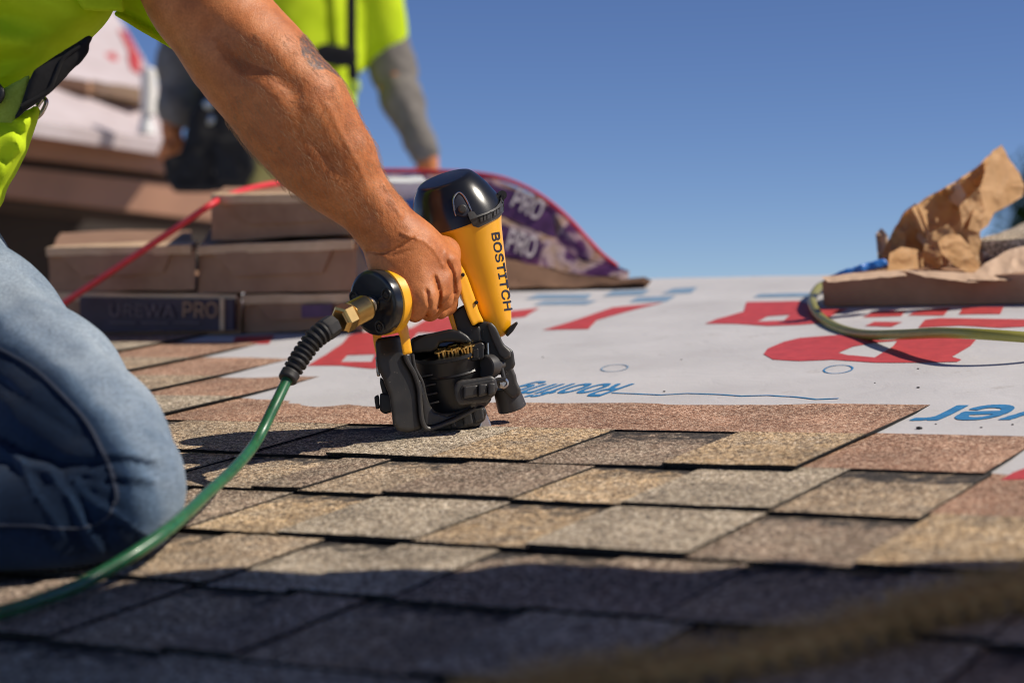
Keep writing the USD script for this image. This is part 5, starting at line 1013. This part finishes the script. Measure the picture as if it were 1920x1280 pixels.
px_slab('pouch_pocket', [(400, 262), (470, 250), (480, 320), (462, 345), (408, 348)], -.27, .02, .01, 'black_webbing', .01)
for x, y, r in ((392, 196, 12), (394, 226, 11)): obj('pouch_rivet', lathe(P(x, y, D2 - .285), -fw, [(0, .0001), (0, r * D2 / F), (.01, r * D2 / F * .8), (.012, .0001)], 20), 'steel', w2)
px_slab('tool_handle', [(386, 236), (398, 234), (412, 330), (400, 332)], -.275, .008, .006, 'grey_plastic')
px_slab('khaki_trouser_patch', [(478, 262), (500, 240), (540, 246), (566, 262), (560, 345), (548, 362), (470, 362), (466, 340)], -.16, .02, .02, 'khaki_trousers')  # khaki slab stands in for the front of the trousers
px_slab('harness_strap', [(650, -150), (668, -150), (668, 95), (672, 150), (655, 150), (652, 95)], -.165, .008, .003, 'black_webbing')
px_slab('chest_strap', [(585, 92), (610, 84), (672, 92), (672, 122), (640, 128), (600, 118), (585, 122)], -.178, .008, .005, 'black_webbing')
px_slab('leg_strap', [(655, 150), (672, 148), (676, 165), (668, 182), (656, 176)], -.15, .008, .006, 'lime_webbing')

# ------------------------------------------------------------------ ground, house below, tree beyond
plain('ground_soil', (.16, .15, .10), .9, .3, .6)
plain('wall_siding', (.42, .38, .33), .7, .1, 2)
plain('bark', (.10, .07, .05), .9, .3, 6, bump=.01)
cloth('leaf', (.020, .050, .010), (.045, .095, .020), 3, 30, .6, trans=.3, sheen=0)
iW = lambda q: np.stack([np.asarray(q)[..., 0], np.asarray(q)[..., 1] * CP + np.asarray(q)[..., 2] * SP, -np.asarray(q)[..., 1] * SP + np.asarray(q)[..., 2] * CP], -1)   # world to roof axes
uvg, fg = grid(np.linspace(-600, 600, 40), np.linspace(-600, 600, 40)); gz = -4.6 + .0 * uvg[:, 0]
obj('ground', (iW(np.column_stack([uvg, gz])), fg), 'ground_soil', smooth=True, kind='structure')
hw = thing('house_wall', iW(np.array([-.75, 2.8, -4.6])), 'pale siding wall of the house under the roof', 'wall')
for (x0, x1, y0, y1) in ((-5.6, 4.1, -1.9, -1.75), (-5.6, 4.1, 7.3, 7.45), (-5.6, -5.45, -1.75, 7.3), (3.95, 4.1, -1.75, 7.3)):
    c_ = np.array([(x0 + x1) / 2, (y0 + y1) / 2, (-4.6 - .45) / 2]); v, f = raw(trimesh.creation.box([x1 - x0, y1 - y0, 4.15])); obj('wall', (iW(v + c_), f), 'wall_siding', hw)
def tree(px, py, d, rad, label, seed, hpx):
    r_ = np.random.default_rng(seed); c_ = P(px, py, d); cw = W(c_); b_ = iW(np.array([cw[0], cw[1], -4.6]))
    tr = thing('tree', b_, label, 'tree'); pts = iW(np.array([[cw[0], cw[1], -4.6], [cw[0] + .1, cw[1], (cw[2] - 4.6) / 2], [cw[0], cw[1] + .1, cw[2] + rad * .5]]))
    obj('trunk', tube(spline(pts, 16), np.linspace(.22, .05, 16), 10), 'bark', tr, smooth=True)
    for i in range(7):
        a = r_.uniform(0, 6.28); s_ = np.array([cw[0], cw[1], cw[2] - rad * .5 + .12 * rad * i]); e_ = s_ + rad * .75 * np.array([math.cos(a), math.sin(a), .5]); obj('limb', tube(iW(np.linspace(s_, e_, 6)), np.linspace(.07, .02, 6), 7), 'bark', tr, smooth=True)
    n = 9000; clump = r_.normal(size=(46, 3)); clump /= np.linalg.norm(clump, axis=1)[:, None]; clump *= rad * r_.uniform(.35, .95, (46, 1)) * [1, 1, 1.25]
    q = clump[r_.integers(0, 46, n)] + r_.normal(0, rad * .17, (n, 3)); e1 = r_.normal(size=(n, 3)); e1 /= np.linalg.norm(e1, axis=1)[:, None]; e2 = np.cross(e1, r_.normal(size=(n, 3))); e2 /= np.linalg.norm(e2, axis=1)[:, None]; sz = rad * .05
    v = (q[:, None] + sz * np.stack([e1 * 1.4, e2 * .6, -e1 * 1.4, -e2 * .6], 1)).reshape(-1, 3) + cw; i = np.arange(n)[:, None] * 4
    obj('crown', (iW(v), i + np.arange(4)), 'leaf', tr, smooth=False)
tree(2010, 430, 30, 1.10, 'dark green tree far off behind the torn paper bundle', 3, 0)
